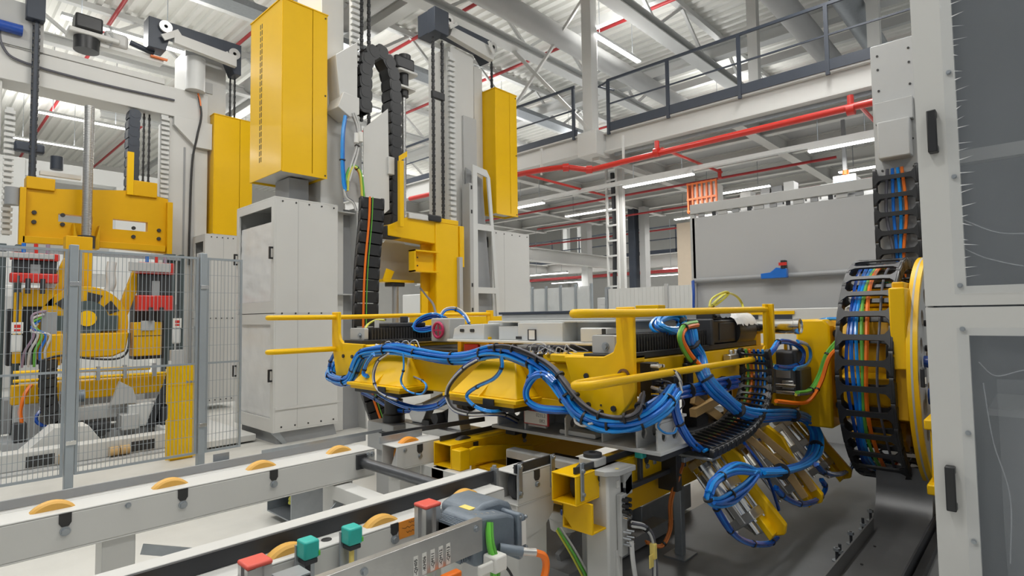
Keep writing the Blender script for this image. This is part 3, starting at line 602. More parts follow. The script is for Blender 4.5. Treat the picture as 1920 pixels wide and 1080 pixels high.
# ================================================================== yellow lift platform
T = thing('lift_platform', 'yellow steel lift platform with handrails carrying the white skid', 'platform', (3.4, 3.0, .95))
part(T, 'front_beam', MB().box(2.60, 2.84, 1.70, 4.35, .975, 1.235), YEL, .012)
part(T, 'beam_cap', MB().box(2.57, 2.86, 1.66, 2.12, 1.235, 1.285), YEL, .01); part(T, 'beam_cap', MB().box(2.57, 2.86, 3.75, 4.45, 1.235, 1.29), YEL, .01)
part(T, 'beam_step', MB().prism([(2.12, 1.235), (2.12, 1.285), (2.34, 1.26), (2.42, 1.235)], 'x', 2.60, 2.84), YEL, .004)
part(T, 'side_beam', MB().box(2.84, 4.9, 1.66, 1.86, 1.04, 1.255), YEL, .01, 'yellow beam on the right side')
part(T, 'side_beam', MB().box(2.84, 4.9, 4.22, 4.45, 1.04, 1.275), YEL, .01, 'yellow beam on the left side')
part(T, 'rear_beam', MB().box(4.5, 4.75, 1.86, 4.22, 1.0, 1.24), YEL, .01)
part(T, 'front_flange', MB().box(2.585, 2.60, 1.9, 2.35, .955, 1.02), YEL, .004)
rp = part(T, 'end_plate', MB().prism([(1.648, 1.545), (1.544, 1.545), (1.544, 1.11), (1.575, 1.05), (1.630, .985), (1.66, .965), (1.885, .955), (1.905, .99), (1.995, 1.275), (1.73, 1.283), (1.668, 1.31), (1.648, 1.36)], 'x', 2.545, 2.575), YEL, .006, 'right end plate with handrail post')
part(T, 'end_plate', MB().prism([(4.56, 1.565), (4.45, 1.565), (4.45, 1.38), (4.43, 1.33), (4.38, 1.30), (4.06, 1.295), (4.15, .995), (4.20, .97), (4.44, .965), (4.49, 1.02), (4.56, 1.30)], 'x', 2.545, 2.575), YEL, .006, 'left end plate with handrail post')
for p in ((1.84, 1.175), (1.83, 1.02), (1.67, 1.015), (1.63, 1.18), (4.36, 1.19), (4.22, 1.19), (4.38, 1.01), (4.24, 1.01)): bolt_at(T, (2.545, p[0], p[1]), (-1, 0, 0), BOLTK, 1.1)
for (y, z) in ((1.75, 1.165), (1.75, 1.025)): bolt_at(T, (2.545, y, z), (-1, 0, 0), BOLTK, .4)
part(T, 'grommet', MB().lathe([(.024, 0), (.036, 0), (.036, .008), (.024, .008)], (2.545, 1.605, 1.19), (-1, 0, 0), 16), mat('brown_steel', (.16, .08, .04), .5))
def handrail(T, yi, yo, x0, xf, zt, zb, xp):
    for z0, z1 in ((zt, zt + .02), (zb, zb - .005)):
        ym = (yi + yo) / 2
        part(T, 'handrail', MB().tube([(2.56, yi, z0), (2.35, yi, z0), (x0 + .10, yi, z0), (x0 + .02, yi * .8 + yo * .2, z0), (x0, ym, z0), (x0 + .02, yi * .2 + yo * .8, z0), (x0 + .10, yo, z0), (2.6, yo, z0), (3.4, yo, (z0 + z1) / 2), (xf, yo, z1)], .021, 12, 6), YEL)
    part(T, 'rail_post', MB().prism([(xf - .03, zb - .09), (xf + .06, zb - .09), (xf + .05, zt + .06), (xf - .04, zt + .06)], 'y', yo - .012, yo + .012).box(xf + .01, xf + .05, yo - .045 if yo < 3 else yo - .02, yo + .03, zb - .09, zt + .06), YEL, .004)
    part(T, 'rail_foot', MB().prism([(xf - .35, zb - .02), (xf + .02, zb - .04), (xf + .02, zb + .12), (xf - .1, zb + .03)], 'y', yo, yo + .012), YEL)
handrail(T, 1.60, 1.515, 2.08, 4.36, 1.512, 1.185, 1)
handrail(T, 4.50, 4.585, 1.98, 4.5, 1.520, 1.245, 1)
def frustum(mb, x0, x1, y0, y1, z0, X0, X1, Y0, Y1, z1):
    return mb.add([(x0, y0, z0), (x1, y0, z0), (x1, y1, z0), (x0, y1, z0), (X0, Y0, z1), (X1, Y0, z1), (X1, Y1, z1), (X0, Y1, z1)], [(3, 2, 1, 0), (4, 5, 6, 7), (0, 1, 5, 4), (1, 2, 6, 5), (2, 3, 7, 6), (3, 0, 4, 7)])
for (y0, y1, z) in ((2.20, 2.84, 1.025), (3.30, 4.00, 1.015)):
    b = part(T, 'gusset_bracket', frustum(MB(), 2.40, 2.62, y0 + .03, y1 - .03, z, 2.575, 2.62, y0 + .20, y1 - .16, 1.225), YEL, .006)
    part(b, 'base_flange', MB().box(2.36, 2.64, y0, y1, z - .022, z), YEL, .003); part(b, 'base_flange', MB().box(2.375, 2.64, y0 + .03, y1 - .03, z - .045, z - .022), YEL, .003)
    part(b, 'rib', MB().prism([(2.37, z), (2.60, z), (2.60, 1.20)], 'y', (y0 + y1) / 2 - .006, (y0 + y1) / 2 + .006), YEL); part(b, 'lock_tab', MB().box(2.352, 2.36, y0 + .17, y0 + .26, z - .04, z - .005), BLACK)
    part(b, 'rubber_pad', MB().box(2.40, 2.70, y0 + .05, y1 - .05, z - .075, z - .045), BLACK, .004)
# linear axes on the platform
def bellows(x0, x1, y0, y1, z0, z1, n):
    b = MB(); d = (x1 - x0) / n
    for i in range(n): b.box(x0 + d * i + d * .12, x0 + d * (i + .62), y0, y1, z0, z1); 
    return b.box(x0, x1, y0 + .012, y1 - .012, z0, z1 - .012)
for (y0, y1, z, xe, lab) in ((1.68, 1.85, 1.27, 4.55, 'right'), (4.12, 4.36, 1.30, 3.75, 'left')):
    A = thing('linear_axis', 'black bellows-covered linear axis on the %s side of the platform' % lab, 'linear axis', (2.6, (y0 + y1) / 2, z), 'linear axes on the platform')
    part(A, 'base', MB().box(2.56, xe, y0 - .02, y1 + .02, z - .01, z + .025), BLACK, .004)
    eb = part(A, 'end_block', MB().prism(rrect(y0 + .01, z + .025, y1 - .01, z + .125, .012), 'x', 2.60, 2.64), LGREY, .003); bolt_at(eb, (2.60, y0 + .07, z + .065), (-1, 0, 0), s=1.5)
    part(A, 'bellows', bellows(2.66, 3.72 if lab == 'right' else 3.66, y0, y1, z + .025, z + .125, 34), RUB)
    if lab == 'left':
        part(A, 'carriage', MB().box(2.85, 3.25, y0 + .02, y1, z + .125, z + .165), DARK, .01); part(A, 'fitting', MB().box(3.02, 3.07, y0 + .04, y0 + .1, z + .165, z + .22), DARK, .006)
        part(A, 'fitting', MB().cyl((2.78, y0 + .1, z + .12), (2.78, y0 + .1, z + .19), .02, 10), WHC)
A = thing('servo_motor', 'large black servo motor with plastic-wrapped end on the platform right side', 'motor', (4.1, 1.75, 1.29))
part(A, 'body', MB().box(3.74, 4.16, 1.66, 1.83, 1.30, 1.46), BLACK, .012); part(A, 'flange', MB().box(3.70, 3.74, 1.64, 1.85, 1.29, 1.47), DARK, .01)
part(A, 'end_bell', MB().cyl((4.16, 1.745, 1.375), (4.48, 1.745, 1.375), .118, 24), BLACK); part(A, 'end_bell', MB().cyl((4.48, 1.745, 1.375), (4.50, 1.745, 1.375), .10, 24), DARK)
part(A, 'connector_box', MB().box(3.80, 3.98, 1.68, 1.80, 1.46, 1.53), DARK, .012); part(A, 'connector', MB().cyl((3.84, 1.67, 1.50), (3.80, 1.60, 1.50), .026, 14), CHROME); part(A, 'connector', MB().cyl((3.92, 1.67, 1.50), (3.88, 1.60, 1.50), .024, 14), CHROME)
part(A, 'rating_plate', MB().box(3.98, 4.03, 1.657, 1.66, 1.355, 1.415), WOOD); part(A, 'cover_panel', MB().box(3.86, 4.12, 1.655, 1.66, 1.32, 1.44), DARK, .003)
wr = MB(); pr = []
rnd = random.Random(3)
N = 14; K = 7
vs = [(4.08 + .40 * i / N, 1.745 + .13 * math.sin(-1.3 + 2.6 * j / K) + rnd.uniform(-.008, .008), 1.385 + .128 * math.cos(-1.3 + 2.6 * j / K) + rnd.uniform(-.010, .012)) for i in range(N + 1) for j in range(K + 1)]
wr.add(vs, [(i * (K + 1) + j, (i + 1) * (K + 1) + j, (i + 1) * (K + 1) + j + 1, i * (K + 1) + j + 1) for i in range(N) for j in range(K)])
part(A, 'plastic_wrap', wr, FILM2, label='crumpled clear plastic wrap')
solo('chrome_cylinder', 'polished round actuator cylinder behind the far handrail post', 'cylinder', MB().lathe([(.001, 0), (.055, 0), (.06, .006), (.06, .03), (.056, .034), (.056, .46), (.06, .464), (.06, .50), (.05, .505), (.05, .495), (.001, .49)], (4.6, 1.85, 1.40), (0, -1, 0), 32), CHROME)
part(T, 'cylinder_bracket', MB().box(4.55, 4.65, 1.66, 1.70, 1.25, 1.345), YEL, .004)
part(T, 'tab', MB().box(4.0, 4.12, 2.2, 2.4, 1.50, 1.58), YEL, .004)
# valve and sensor cluster at the right front corner
A = thing('sensor_manifold', 'cluster of black sensor plugs and white cable tags behind the right end plate', 'manifold', (2.86, 1.60, 1.0))
part(A, 'block', MB().box(2.78, 2.86, 1.575, 1.65, .97, 1.24), BLACK, .004)
rnd = random.Random(11)
for i in range(26):
    y = 1.575; x = 2.77 + .022 * (i % 4); z = 1.225 - .038 * (i // 4)
    part(A, 'plug', MB().cyl((x, y, z), (x + rnd.uniform(-.01, .02), y - .045, z + rnd.uniform(-.015, .01)), .009, 8), WHC if i % 3 == 0 else (CHROME if i % 3 == 1 else BLACK))
for i in range(9):
    x, z = 2.78 + rnd.uniform(0, .09), 1.2 - .026 * i
    part(A, 'lead', MB().tube([(x, 1.54, z), (x + .03, 1.49, z - .01), (x + .08 + rnd.uniform(0, .06), 1.50, z - .07), (x + .10, 1.56, z - .14)], .0045, 6), (GRC, WHC, GRC)[i % 3])
for i, (x, z, a) in enumerate(((2.90, 1.165, .8), (2.86, 1.04, 0), (2.93, 1.10, 1.1), (2.84, .985, .9))):
    part(A, 'cable_tag', MB().bar((x - .035 * math.cos(a), 1.485, z + .035 * math.sin(a)), (x + .035 * math.cos(a), 1.485, z - .035 * math.sin(a)), .004, .016), LABEL)
solo('junction_box', 'small black junction box on the yellow side beam', 'box', MB().box(3.30, 3.38, 1.625, 1.66, 1.07, 1.20).cyl((3.34, 1.64, 1.20), (3.34, 1.64, 1.235), .022, 10), BLACK, .006)
solo('valve_block', 'bare metal valve block with white caps on the yellow side beam', 'valve', MB().box(3.9, 4.15, 1.60, 1.655, 1.155, 1.22).cyl((3.95, 1.62, 1.22), (3.95, 1.62, 1.25), .014, 10).cyl((4.03, 1.62, 1.22), (4.03, 1.62, 1.25), .014, 10), ALU, .006)
# things on the left half of the platform
solo('handwheel', 'round red handwheel on a grey gearbox behind the blue hose coil', 'handwheel', MB().tube([(3.05 + 0 * i, 3.72 + .062 * math.cos(i * math.pi / 6), 1.40 + .062 * math.sin(i * math.pi / 6)) for i in range(12)], .012, 8, 4, True).bar((3.05, 3.66, 1.40), (3.05, 3.78, 1.40), .012, .012).bar((3.05, 3.72, 1.34), (3.05, 3.72, 1.46), .012, .012), mat('magenta_plastic', (.45, .02, .10), .4))
solo('gearbox', 'grey gearbox block carrying the red handwheel', 'gearbox', MB().box(3.07, 3.25, 3.6, 3.84, 1.30, 1.50), LGREY, .01)
solo('stop_lamp', 'small red rectangular lamp under the left end of the white skid', 'lamp', MB().box(2.87, 2.90, 3.05, 3.20, 1.25, 1.305), RED, .006)
T2 = thing('locating_bracket', 'yellow locating bracket with grey pin beside the white skid', 'bracket', (2.86, 3.2, 1.24))
part(T2, 'upright', MB().box(2.86, 2.89, 2.92, 2.96, 1.235, 1.36), YEL, .003); part(T2, 'upright', MB().box(2.86, 2.89, 3.22, 3.26, 1.235, 1.37), YEL, .003); part(T2, 'arm', MB().box(2.89, 3.1, 2.80, 3.26, 1.30, 1.325), YEL, .003)
# black underside plate filling the platform middle
part(T, 'sub_deck', MB().box(2.90, 4.5, 1.90, 4.15, 1.20, 1.25), BLACK)
# ================================================================== white skid on the platform
T = thing('upper_skid', 'white box-section skid with dark top edge standing on the platform', 'skid', (3.4, 2.5, 1.30))
part(T, 'base_plate', MB().box(2.78, 4.3, 1.86, 3.29, 1.325, 1.342), WHITE2, .003)
part(T, 'core', MB().box(2.98, 4.3, 1.88, 3.05, 1.342, 1.47), WHITE2)
part(T, 'top_plate', MB().box(2.84, 4.3, 1.84, 2.90, 1.462, 1.476), WHITE2, .003)
part(T, 'top_body', MB().box(2.90, 4.25, 1.88, 2.83, 1.476, 1.518), WHITE2, .006)
part(T, 'rubber_edge', MB().box(2.88, 4.27, 1.86, 2.84, 1.518, 1.536), NAVY, .003)
part(T, 'end_block', MB().prism([(3.27, 1.342), (2.93, 1.342), (2.93, 1.455), (3.19, 1.445), (3.25, 1.42)], 'x', 2.82, 2.98), WHITE2, .004)
for y in (3.16, 3.05): part(T, 'slot', MB().prism(rrect(y - .022, 1.395, y + .022, 1.418, .008), 'x', 2.815, 2.82), INK)
part(T, 'box_section', MB().box(2.86, 2.98, 2.62, 2.82, 1.342, 1.44), WHITE2, .004)
part(T, 'box_section', MB().box(2.82, 2.98, 2.22, 2.60, 1.342, 1.462), WHITE2, .004)
part(T, 'box_section', MB().box(2.79, 2.98, 1.87, 2.06, 1.342, 1.43), WHITE2, .008)
part(T, 'slot', MB().box(2.815, 2.82, 2.565, 2.615, 1.352, 1.37), INK); part(T, 'slot', MB().box(2.785, 2.79, 1.875, 1.90, 1.38, 1.425), INK)
part(T, 'label_frame', MB().box(2.812, 2.82, 2.435, 2.505, 1.347, 1.418), INK); part(T, 'label', MB().box(2.809, 2.812, 2.442, 2.492, 1.352, 1.413), LABEL)
# ================================================================== rotating drum with cable chain
DC = V((5.26, 0, 1.07)); DR = .80
T = thing('rotary_drum', 'large yellow rotary table with black cable chain wrapped round it', 'rotary table', (5.26, .85, 0))
LK = link_mesh('chain_link', .168, .315, .085, BLACK)
ch = part(T, 'chain_core', MB().lathe([(.60, -.02), (.64, -.02), (.64, .02), (.60, .02), (.60, -.02)], (DC.x, .80, DC.z), (0, 1, 0), 48), BLACK)
n = chain(T, [(DC.x + DR * math.cos(2 * math.pi * i / 24), .915, DC.z + DR * math.sin(2 * math.pi * i / 24)) for i in range(24)], 2 * math.pi * DR / 30, (0, 1, 0), LK, 8, closed=True)
for i, (y, m, r) in enumerate(((.99, BLUE, .014), (.965, BLUE2, .012), (.938, GRN, .012), (.912, ORA, .014), (.84, GRC, .009), (1.02, BLUE3, .012))):
    part(T, 'cable', MB().tube([(DC.x + (DR - .01) * math.cos(a), y + .008 * math.sin(a * 5 + i), DC.z + (DR - .01) * math.sin(a)) for a in [math.radians(60 + 10 * j) for j in range(24)]], r, 6, 3), m)
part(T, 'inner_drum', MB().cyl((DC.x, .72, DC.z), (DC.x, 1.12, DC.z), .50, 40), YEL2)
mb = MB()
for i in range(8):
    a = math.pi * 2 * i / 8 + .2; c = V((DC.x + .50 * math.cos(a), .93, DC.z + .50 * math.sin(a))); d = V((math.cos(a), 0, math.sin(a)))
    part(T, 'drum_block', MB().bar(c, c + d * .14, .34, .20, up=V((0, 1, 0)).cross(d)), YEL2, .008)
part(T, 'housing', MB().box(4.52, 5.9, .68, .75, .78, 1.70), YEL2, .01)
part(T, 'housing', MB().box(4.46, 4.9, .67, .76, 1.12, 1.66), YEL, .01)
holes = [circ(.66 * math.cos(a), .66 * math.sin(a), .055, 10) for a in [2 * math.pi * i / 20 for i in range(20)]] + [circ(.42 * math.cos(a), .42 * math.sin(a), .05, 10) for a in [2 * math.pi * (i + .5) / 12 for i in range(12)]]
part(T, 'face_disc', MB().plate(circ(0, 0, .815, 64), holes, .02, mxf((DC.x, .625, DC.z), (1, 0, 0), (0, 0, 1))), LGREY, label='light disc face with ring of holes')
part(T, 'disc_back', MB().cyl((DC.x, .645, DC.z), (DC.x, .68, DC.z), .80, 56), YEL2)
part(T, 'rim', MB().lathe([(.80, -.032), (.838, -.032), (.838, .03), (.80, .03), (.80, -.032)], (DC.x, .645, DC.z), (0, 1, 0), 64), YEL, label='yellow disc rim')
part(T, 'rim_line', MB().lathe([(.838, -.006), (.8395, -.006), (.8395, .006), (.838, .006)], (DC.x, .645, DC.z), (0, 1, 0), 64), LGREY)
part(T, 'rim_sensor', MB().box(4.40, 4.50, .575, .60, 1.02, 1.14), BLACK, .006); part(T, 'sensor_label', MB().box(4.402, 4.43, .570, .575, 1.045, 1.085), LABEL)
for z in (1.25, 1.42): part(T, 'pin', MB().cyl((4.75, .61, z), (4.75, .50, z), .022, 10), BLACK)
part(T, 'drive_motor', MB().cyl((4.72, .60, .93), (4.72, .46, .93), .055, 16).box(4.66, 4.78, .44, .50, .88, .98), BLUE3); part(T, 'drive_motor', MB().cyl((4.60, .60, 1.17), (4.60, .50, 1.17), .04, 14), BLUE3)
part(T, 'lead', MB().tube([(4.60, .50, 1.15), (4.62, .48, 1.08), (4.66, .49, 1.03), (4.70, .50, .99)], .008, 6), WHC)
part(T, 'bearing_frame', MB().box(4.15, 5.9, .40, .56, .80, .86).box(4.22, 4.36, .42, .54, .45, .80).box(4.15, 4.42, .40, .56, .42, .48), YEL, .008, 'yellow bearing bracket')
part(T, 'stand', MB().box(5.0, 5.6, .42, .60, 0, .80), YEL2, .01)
T = thing('boom_housing', 'yellow boom housing between the platform and the rotary drum', 'boom', (5.1, 1.3, .62))
part(T, 'body', MB().prism([(1.44, .63), (1.44, 1.45), (1.24, 1.45), (1.20, 1.40), (1.20, .63)], 'x', 4.78, 5.7), YEL, .015)
part(T, 'shoulder', MB().box(4.90, 5.6, 1.12, 1.22, .70, 1.40), YEL2, .01)
part(T, 'arm', MB().box(4.65, 5.5, 1.42, 2.2, .78, 1.0), YEL2, .01)
for z in (1.34, 1.0, .80): part(T, 'bolt_boss', MB().cyl((4.89, 1.165, z), (4.86, 1.165, z), .035, 12), BLACK)
T = thing('gear_unit', 'dark grey gear unit with cable fittings beside the boom housing', 'gear unit', (4.6, 1.42, .88))
part(T, 'case', MB().box(4.50, 4.76, 1.33, 1.57, .90, 1.09), mat('case_grey', (.13, .135, .14), .45, metal=.4), .012); part(T, 'upper_case', MB().box(4.52, 4.74, 1.36, 1.55, 1.09, 1.22), DARK, .02)
part(T, 'cover', MB().box(4.485, 4.50, 1.40, 1.50, 1.02, 1.08), ALU, .003); part(T, 'cover', MB().box(4.485, 4.50, 1.38, 1.46, .94, 1.0), ALU, .003)
part(T, 'bolt_strip', MB().box(4.49, 4.50, 1.335, 1.365, .90, 1.08), BLACK)
part(T, 'lifting_eye', MB().lathe([(.02, 0), (.03, 0), (.03, .05), (.02, .05)], (4.62, 1.45, 1.22), (0, 0, 1), 14), CHROME)
for i, z in enumerate((.915, .965)): part(T, 'cable_gland', MB().cyl((4.48, 1.50, z), (4.48, 1.36, z), .014, 12), CHROME)
# ================================================================== hanging gripper arms
T = thing('gripper_carrier', 'dark gripper beam hanging under the right side of the platform', 'gripper', (4.2, 1.6, .6))
part(T, 'beam', MB().box(3.25, 5.4, 1.58, 1.74, .66, .80), DARK, .01); part(T, 'hanger', MB().box(3.4, 3.56, 1.62, 1.72, .80, 1.04), DARK); part(T, 'hanger', MB().box(4.7, 4.86, 1.62, 1.72, .80, 1.04), DARK)
part(T, 'strut', MB().bar((3.35, 1.62, .98), (3.75, 1.62, .80), .03, .06), WOOD); part(T, 'strut', MB().bar((3.3, 1.6, .90), (3.85, 1.6, .96), .04, .05), WOOD); part(T, 'strut', MB().box(3.80, 3.86, 1.58, 1.62, .78, 1.02), WOOD)
part(T, 'end_plate', MB().box(3.0, 3.06, 1.56, 1.68, .50, 1.15), BLACK, .004); part(T, 'slide_plate', MB().box(3.06, 3.32, 1.54, 1.60, .655, .685), GALV, .004)
def gripper_arm(x, label, s=1):
    T = thing('pneumatic_gripper', label, 'gripper arm', (x, 1.58, .60), 'hanging gripper arms')
    a = V((0, -.355, -.43)).normalized(); b = V((0, -a.z, a.y)) * -1       # along the arm, and the arm's upper side
    def q(u, v, w=0): return V((x + w, 1.565, .655)) + a * u + b * v
    def pr(poly, w0, w1):
        n = len(poly); mb = MB(); mb.add([q(u, v, w0) for u, v in poly] + [q(u, v, w1) for u, v in poly], [tuple(range(n)), tuple(range(2 * n - 1, n - 1, -1))] + [(i, (i + 1) % n, n + (i + 1) % n, n + i) for i in range(n)]); return mb
    part(T, 'arm_plate', pr([(0, .035), (.12, .07), (.30, .03), (.56, .035), (.60, -.01), (.58, -.065), (.48, -.07), (.28, -.035), (.10, -.03), (0, -.02)], .02, .065), YEL, .008)
    part(T, 'finger', pr([(.44, -.035), (.57, -.035), (.585, -.075), (.45, -.075)], -.05, .065), YEL, .006)
    part(T, 'cylinder_barrel', MB().cyl(q(.02, -.105, -.06), q(.42, -.105, -.06), .075, 28), CHROME)
    for u in (.02, .21, .42): part(T, 'cylinder_head', pr(rect(u - .028, -.19, u + .028, -.02), -.145, .018), ALU, .006)
    for v in (-.178, -.032):
        for w in (-.132, .006): part(T, 'tie_rod', MB().cyl(q(-.01, v, w), q(.46, v, w), .011, 8), CHROME)
    part(T, 'profile_rail', pr(rect(.0, -.125, .44, -.085), -.150, -.135), ALU, .004)
    part(T, 'piston_rod', MB().cyl(q(.42, -.105, -.06), q(.52, -.105, -.06), .02, 12), CHROME)
    part(T, 'rod_plate', pr([(.45, -.17), (.52, -.13), (.54, -.06), (.45, -.05)], -.04, -.01), STEEL, .003)
    part(T, 'mount_head', pr(rect(-.16, -.17, -.01, .02), -.13, .0), LGREY, .012)
    part(T, 'knuckle', MB().cyl(q(-.02, .0, -.08), q(-.02, .0, .09), .035, 14), STEEL)
    return T, q
ARMS = [gripper_arm(x, 'gripper arm with steel air cylinder, ' + l) for x, l in ((3.575, 'nearest of the three'), (4.34, 'middle of the three'), (5.14, 'farthest, beside the drum'))]
part(ARMS[0][0], 'second_cylinder', MB().cyl(ARMS[0][1](.08, -.07, -.20), ARMS[0][1](.26, -.07, -.20), .052, 20).cyl(ARMS[0][1](.05, -.07, -.20), ARMS[0][1](.08, -.07, -.20), .062, 20), CHROME)
for x in (3.95, 4.15): solo('swing_lever', ('left' if x < 4 else 'right') + ' tan swing lever between the first two gripper cylinders', 'lever', MB().bar((x, 1.60, .72), (x + .12, 1.32, .45), .035, .05).bar((x + .12, 1.32, .45), (x + .16, 1.22, .28), .035, .05), WOOD, .004, 'swing levers')
# energy chain of the gripper
T = thing('gripper_cable_chain', 'black ladder cable chain curving under the servo motor', 'cable chain', (3.7, 1.5, .74))
LK2 = link_mesh('chain_link', .062, .19, .05, BLACK)
cp = [W(1413, 655, y=1.50), W(1418, 700, y=1.50), W(1412, 750, y=1.49), W(1385, 795, y=1.47), W(1345, 822, y=1.46), W(1300, 843, y=1.46)]
chain(T, cp, .062, (0, 1, .15), LK2)
for i, (dy, m) in enumerate(((-.06, BLUE2), (-.03, BLUE), (0, BLUE3), (.03, ORA), (.055, GRN))):
    part(T, 'cable', MB().tube([p + V((0, dy, 0)) for p in cp], .009, 6), m)
part(T, 'end_bracket', MB().box(3.02, 3.14, 1.36, 1.56, .700, .715), GALV, .003)
# vertical chain above the drum with its column
T = thing('chain_tower', 'light grey tower with a cable chain dropping to the drum', 'tower', (6.3, .93, 0))
part(T, 'column', MB().box(6.15, 6.5, .72, 1.10, 0, 4.0), LGREY, .01); part(T, 'front_plate', MB().box(6.12, 6.15, .74, 1.095, 2.72, 3.98), LGREY, .004)
part(T, 'cover_box', MB().box(5.98, 6.12, .80, 1.045, 2.88, 3.22), LGREY, .012); part(T, 'cover_lid', MB().box(6.05, 6.12, .78, 1.07, 3.22, 3.42), LGREY, .006)
for y in (.80, 1.04):
    for z in (2.8, 3.05, 3.55, 3.75, 3.88): bolt_at(T, (6.12, y, z), (-1, 0, 0), BOLTK, .7)
chain(T, [(6.07, .935, 2.80), (6.07, .935, 2.4), (6.07, .935, 1.9), (6.07, .935, 1.45), (6.06, .92, 1.1)], .168, (0, 1, 0), LK)
for i, (dy, m) in enumerate(((.02, BLUE), (-.05, ORA), (.06, GRC), (-.02, BLUE2))): part(T, 'cable', MB().tube([(6.07, .935 + dy, 2.8), (6.08, .935 + dy * 1.4, 2.4), (6.06, .935 + dy * .7, 2.0), (6.07, .935 + dy, 1.5)], .013, 6), m)
# floor trough under the drum
T = thing('floor_trough', 'grey sheet metal trough on the floor with an upturned end below the drum', 'trough', (4.0, .77, 0))
TRO = mat('trough_steel', (.15, .152, .155), .4, metal=.5, var=.12)
part(T, 'base', MB().box(2.9, 4.5, .62, .93, .004, .012), TRO); part(T, 'side_wall', MB().box(2.9, 4.55, .92, .93, .012, .10), TRO); part(T, 'side_wall', MB().box(2.9, 4.9, .615, .625, .012, .10), DARK)
pr = [(4.45, .012), (4.62, .02), (4.75, .06), (4.84, .14), (4.88, .26), (4.89, .40)]
part(T, 'upturned_end', MB().prism(pr + [(x + .008, z - .006) for x, z in reversed(pr)], 'y', .625, .96), TRO)
for x in (3.5, 3.9, 4.25): bolt_at(T, (x, .86, .012), (0, 0, 1), BOLTK, .6)
for i, x in enumerate((4.78, 4.55, 4.22, 3.95, 3.88)):
    T = thing('anchor_stud', ('farthest', 'second farthest', 'middle', 'second nearest', 'nearest')[i] + ' anchor stud in the row along the floor trough', 'anchor bolt', (x, .985, 0), 'anchor studs along the trough')
    part(T, 'rod', MB().cyl((x, .985, .004), (x, .985, .085), .009, 8), DARK); part(T, 'nut', MB().cyl((x, .985, .03 if i % 2 else .065), (x, .985, .048 if i % 2 else .083), .019, 6), GALV); part(T, 'washer', MB().cyl((x, .985, .004), (x, .985, .010), .028, 12), GALV)
# ================================================================== things below the left half of the platform
T = thing('support_foot', 'black round support foot on a white block below the left bracket', 'support', (2.75, 3.95, .44))
part(T, 'cylinder', MB().lathe([(.001, .24), (.09, .24), (.09, .30), (.075, .31), (.075, .42), (.05, .43), (.05, .46), (.001, .46)], (2.75, 3.93, .42), (0, 0, 1), 24), BLACK); part(T, 'block', MB().box(2.64, 2.9, 3.78, 4.15, .44, .66), LGREY, .008)
part(T, 'slot', MB().prism(rrect(3.86, .58, 3.98, .60, .008), 'x', 2.636, 2.64), INK); part(T, 'leg', MB().box(2.68, 2.86, 3.85, 4.08, 0, .44), LGREY, .006)
T = thing('clamp_unit', 'bare steel toggle clamp unit between the platform brackets', 'clamp', (2.85, 3.35, .6))
part(T, 'base', MB().box(2.66, 2.9, 2.95, 3.65, .64, .70), STEEL, .006)
part(T, 'jaw', MB().prism([(3.62, .70), (3.50, .70), (3.44, .80), (3.48, .86), (3.58, .84), (3.66, .76)], 'x', 2.70, 2.78), ALU, .006)
part(T, 'jaw', MB().prism([(3.20, .70), (3.05, .70), (3.10, .90), (3.18, .93)], 'x', 2.70, 2.80), ALU, .006)
part(T, 'cylinder', MB().cyl((2.74, 3.55, .80), (2.74, 3.12, .96), .045, 18), STEEL); part(T, 'cylinder', MB().cyl((2.80, 3.40, .72), (2.80, 3.05, .88), .05, 18), DARK); part(T, 'pivot', MB().cyl((2.68, 3.32, .76), (2.84, 3.32, .76), .04, 16), DARK)
part(T, 'leg', MB().box(2.74, 2.84, 3.2, 3.4, 0, .64), GREYP); part(T, 'stop', MB().box(2.66, 2.72, 3.36, 3.44, .70, .745), BLACK, .004)
solo('guide_rail', 'dark steel guide rail running along the rear yellow conveyor beam', 'rail', MB().bar((2.05, 3.06, .775), (2.75, 2.86, .80), .012, .03), DARK)
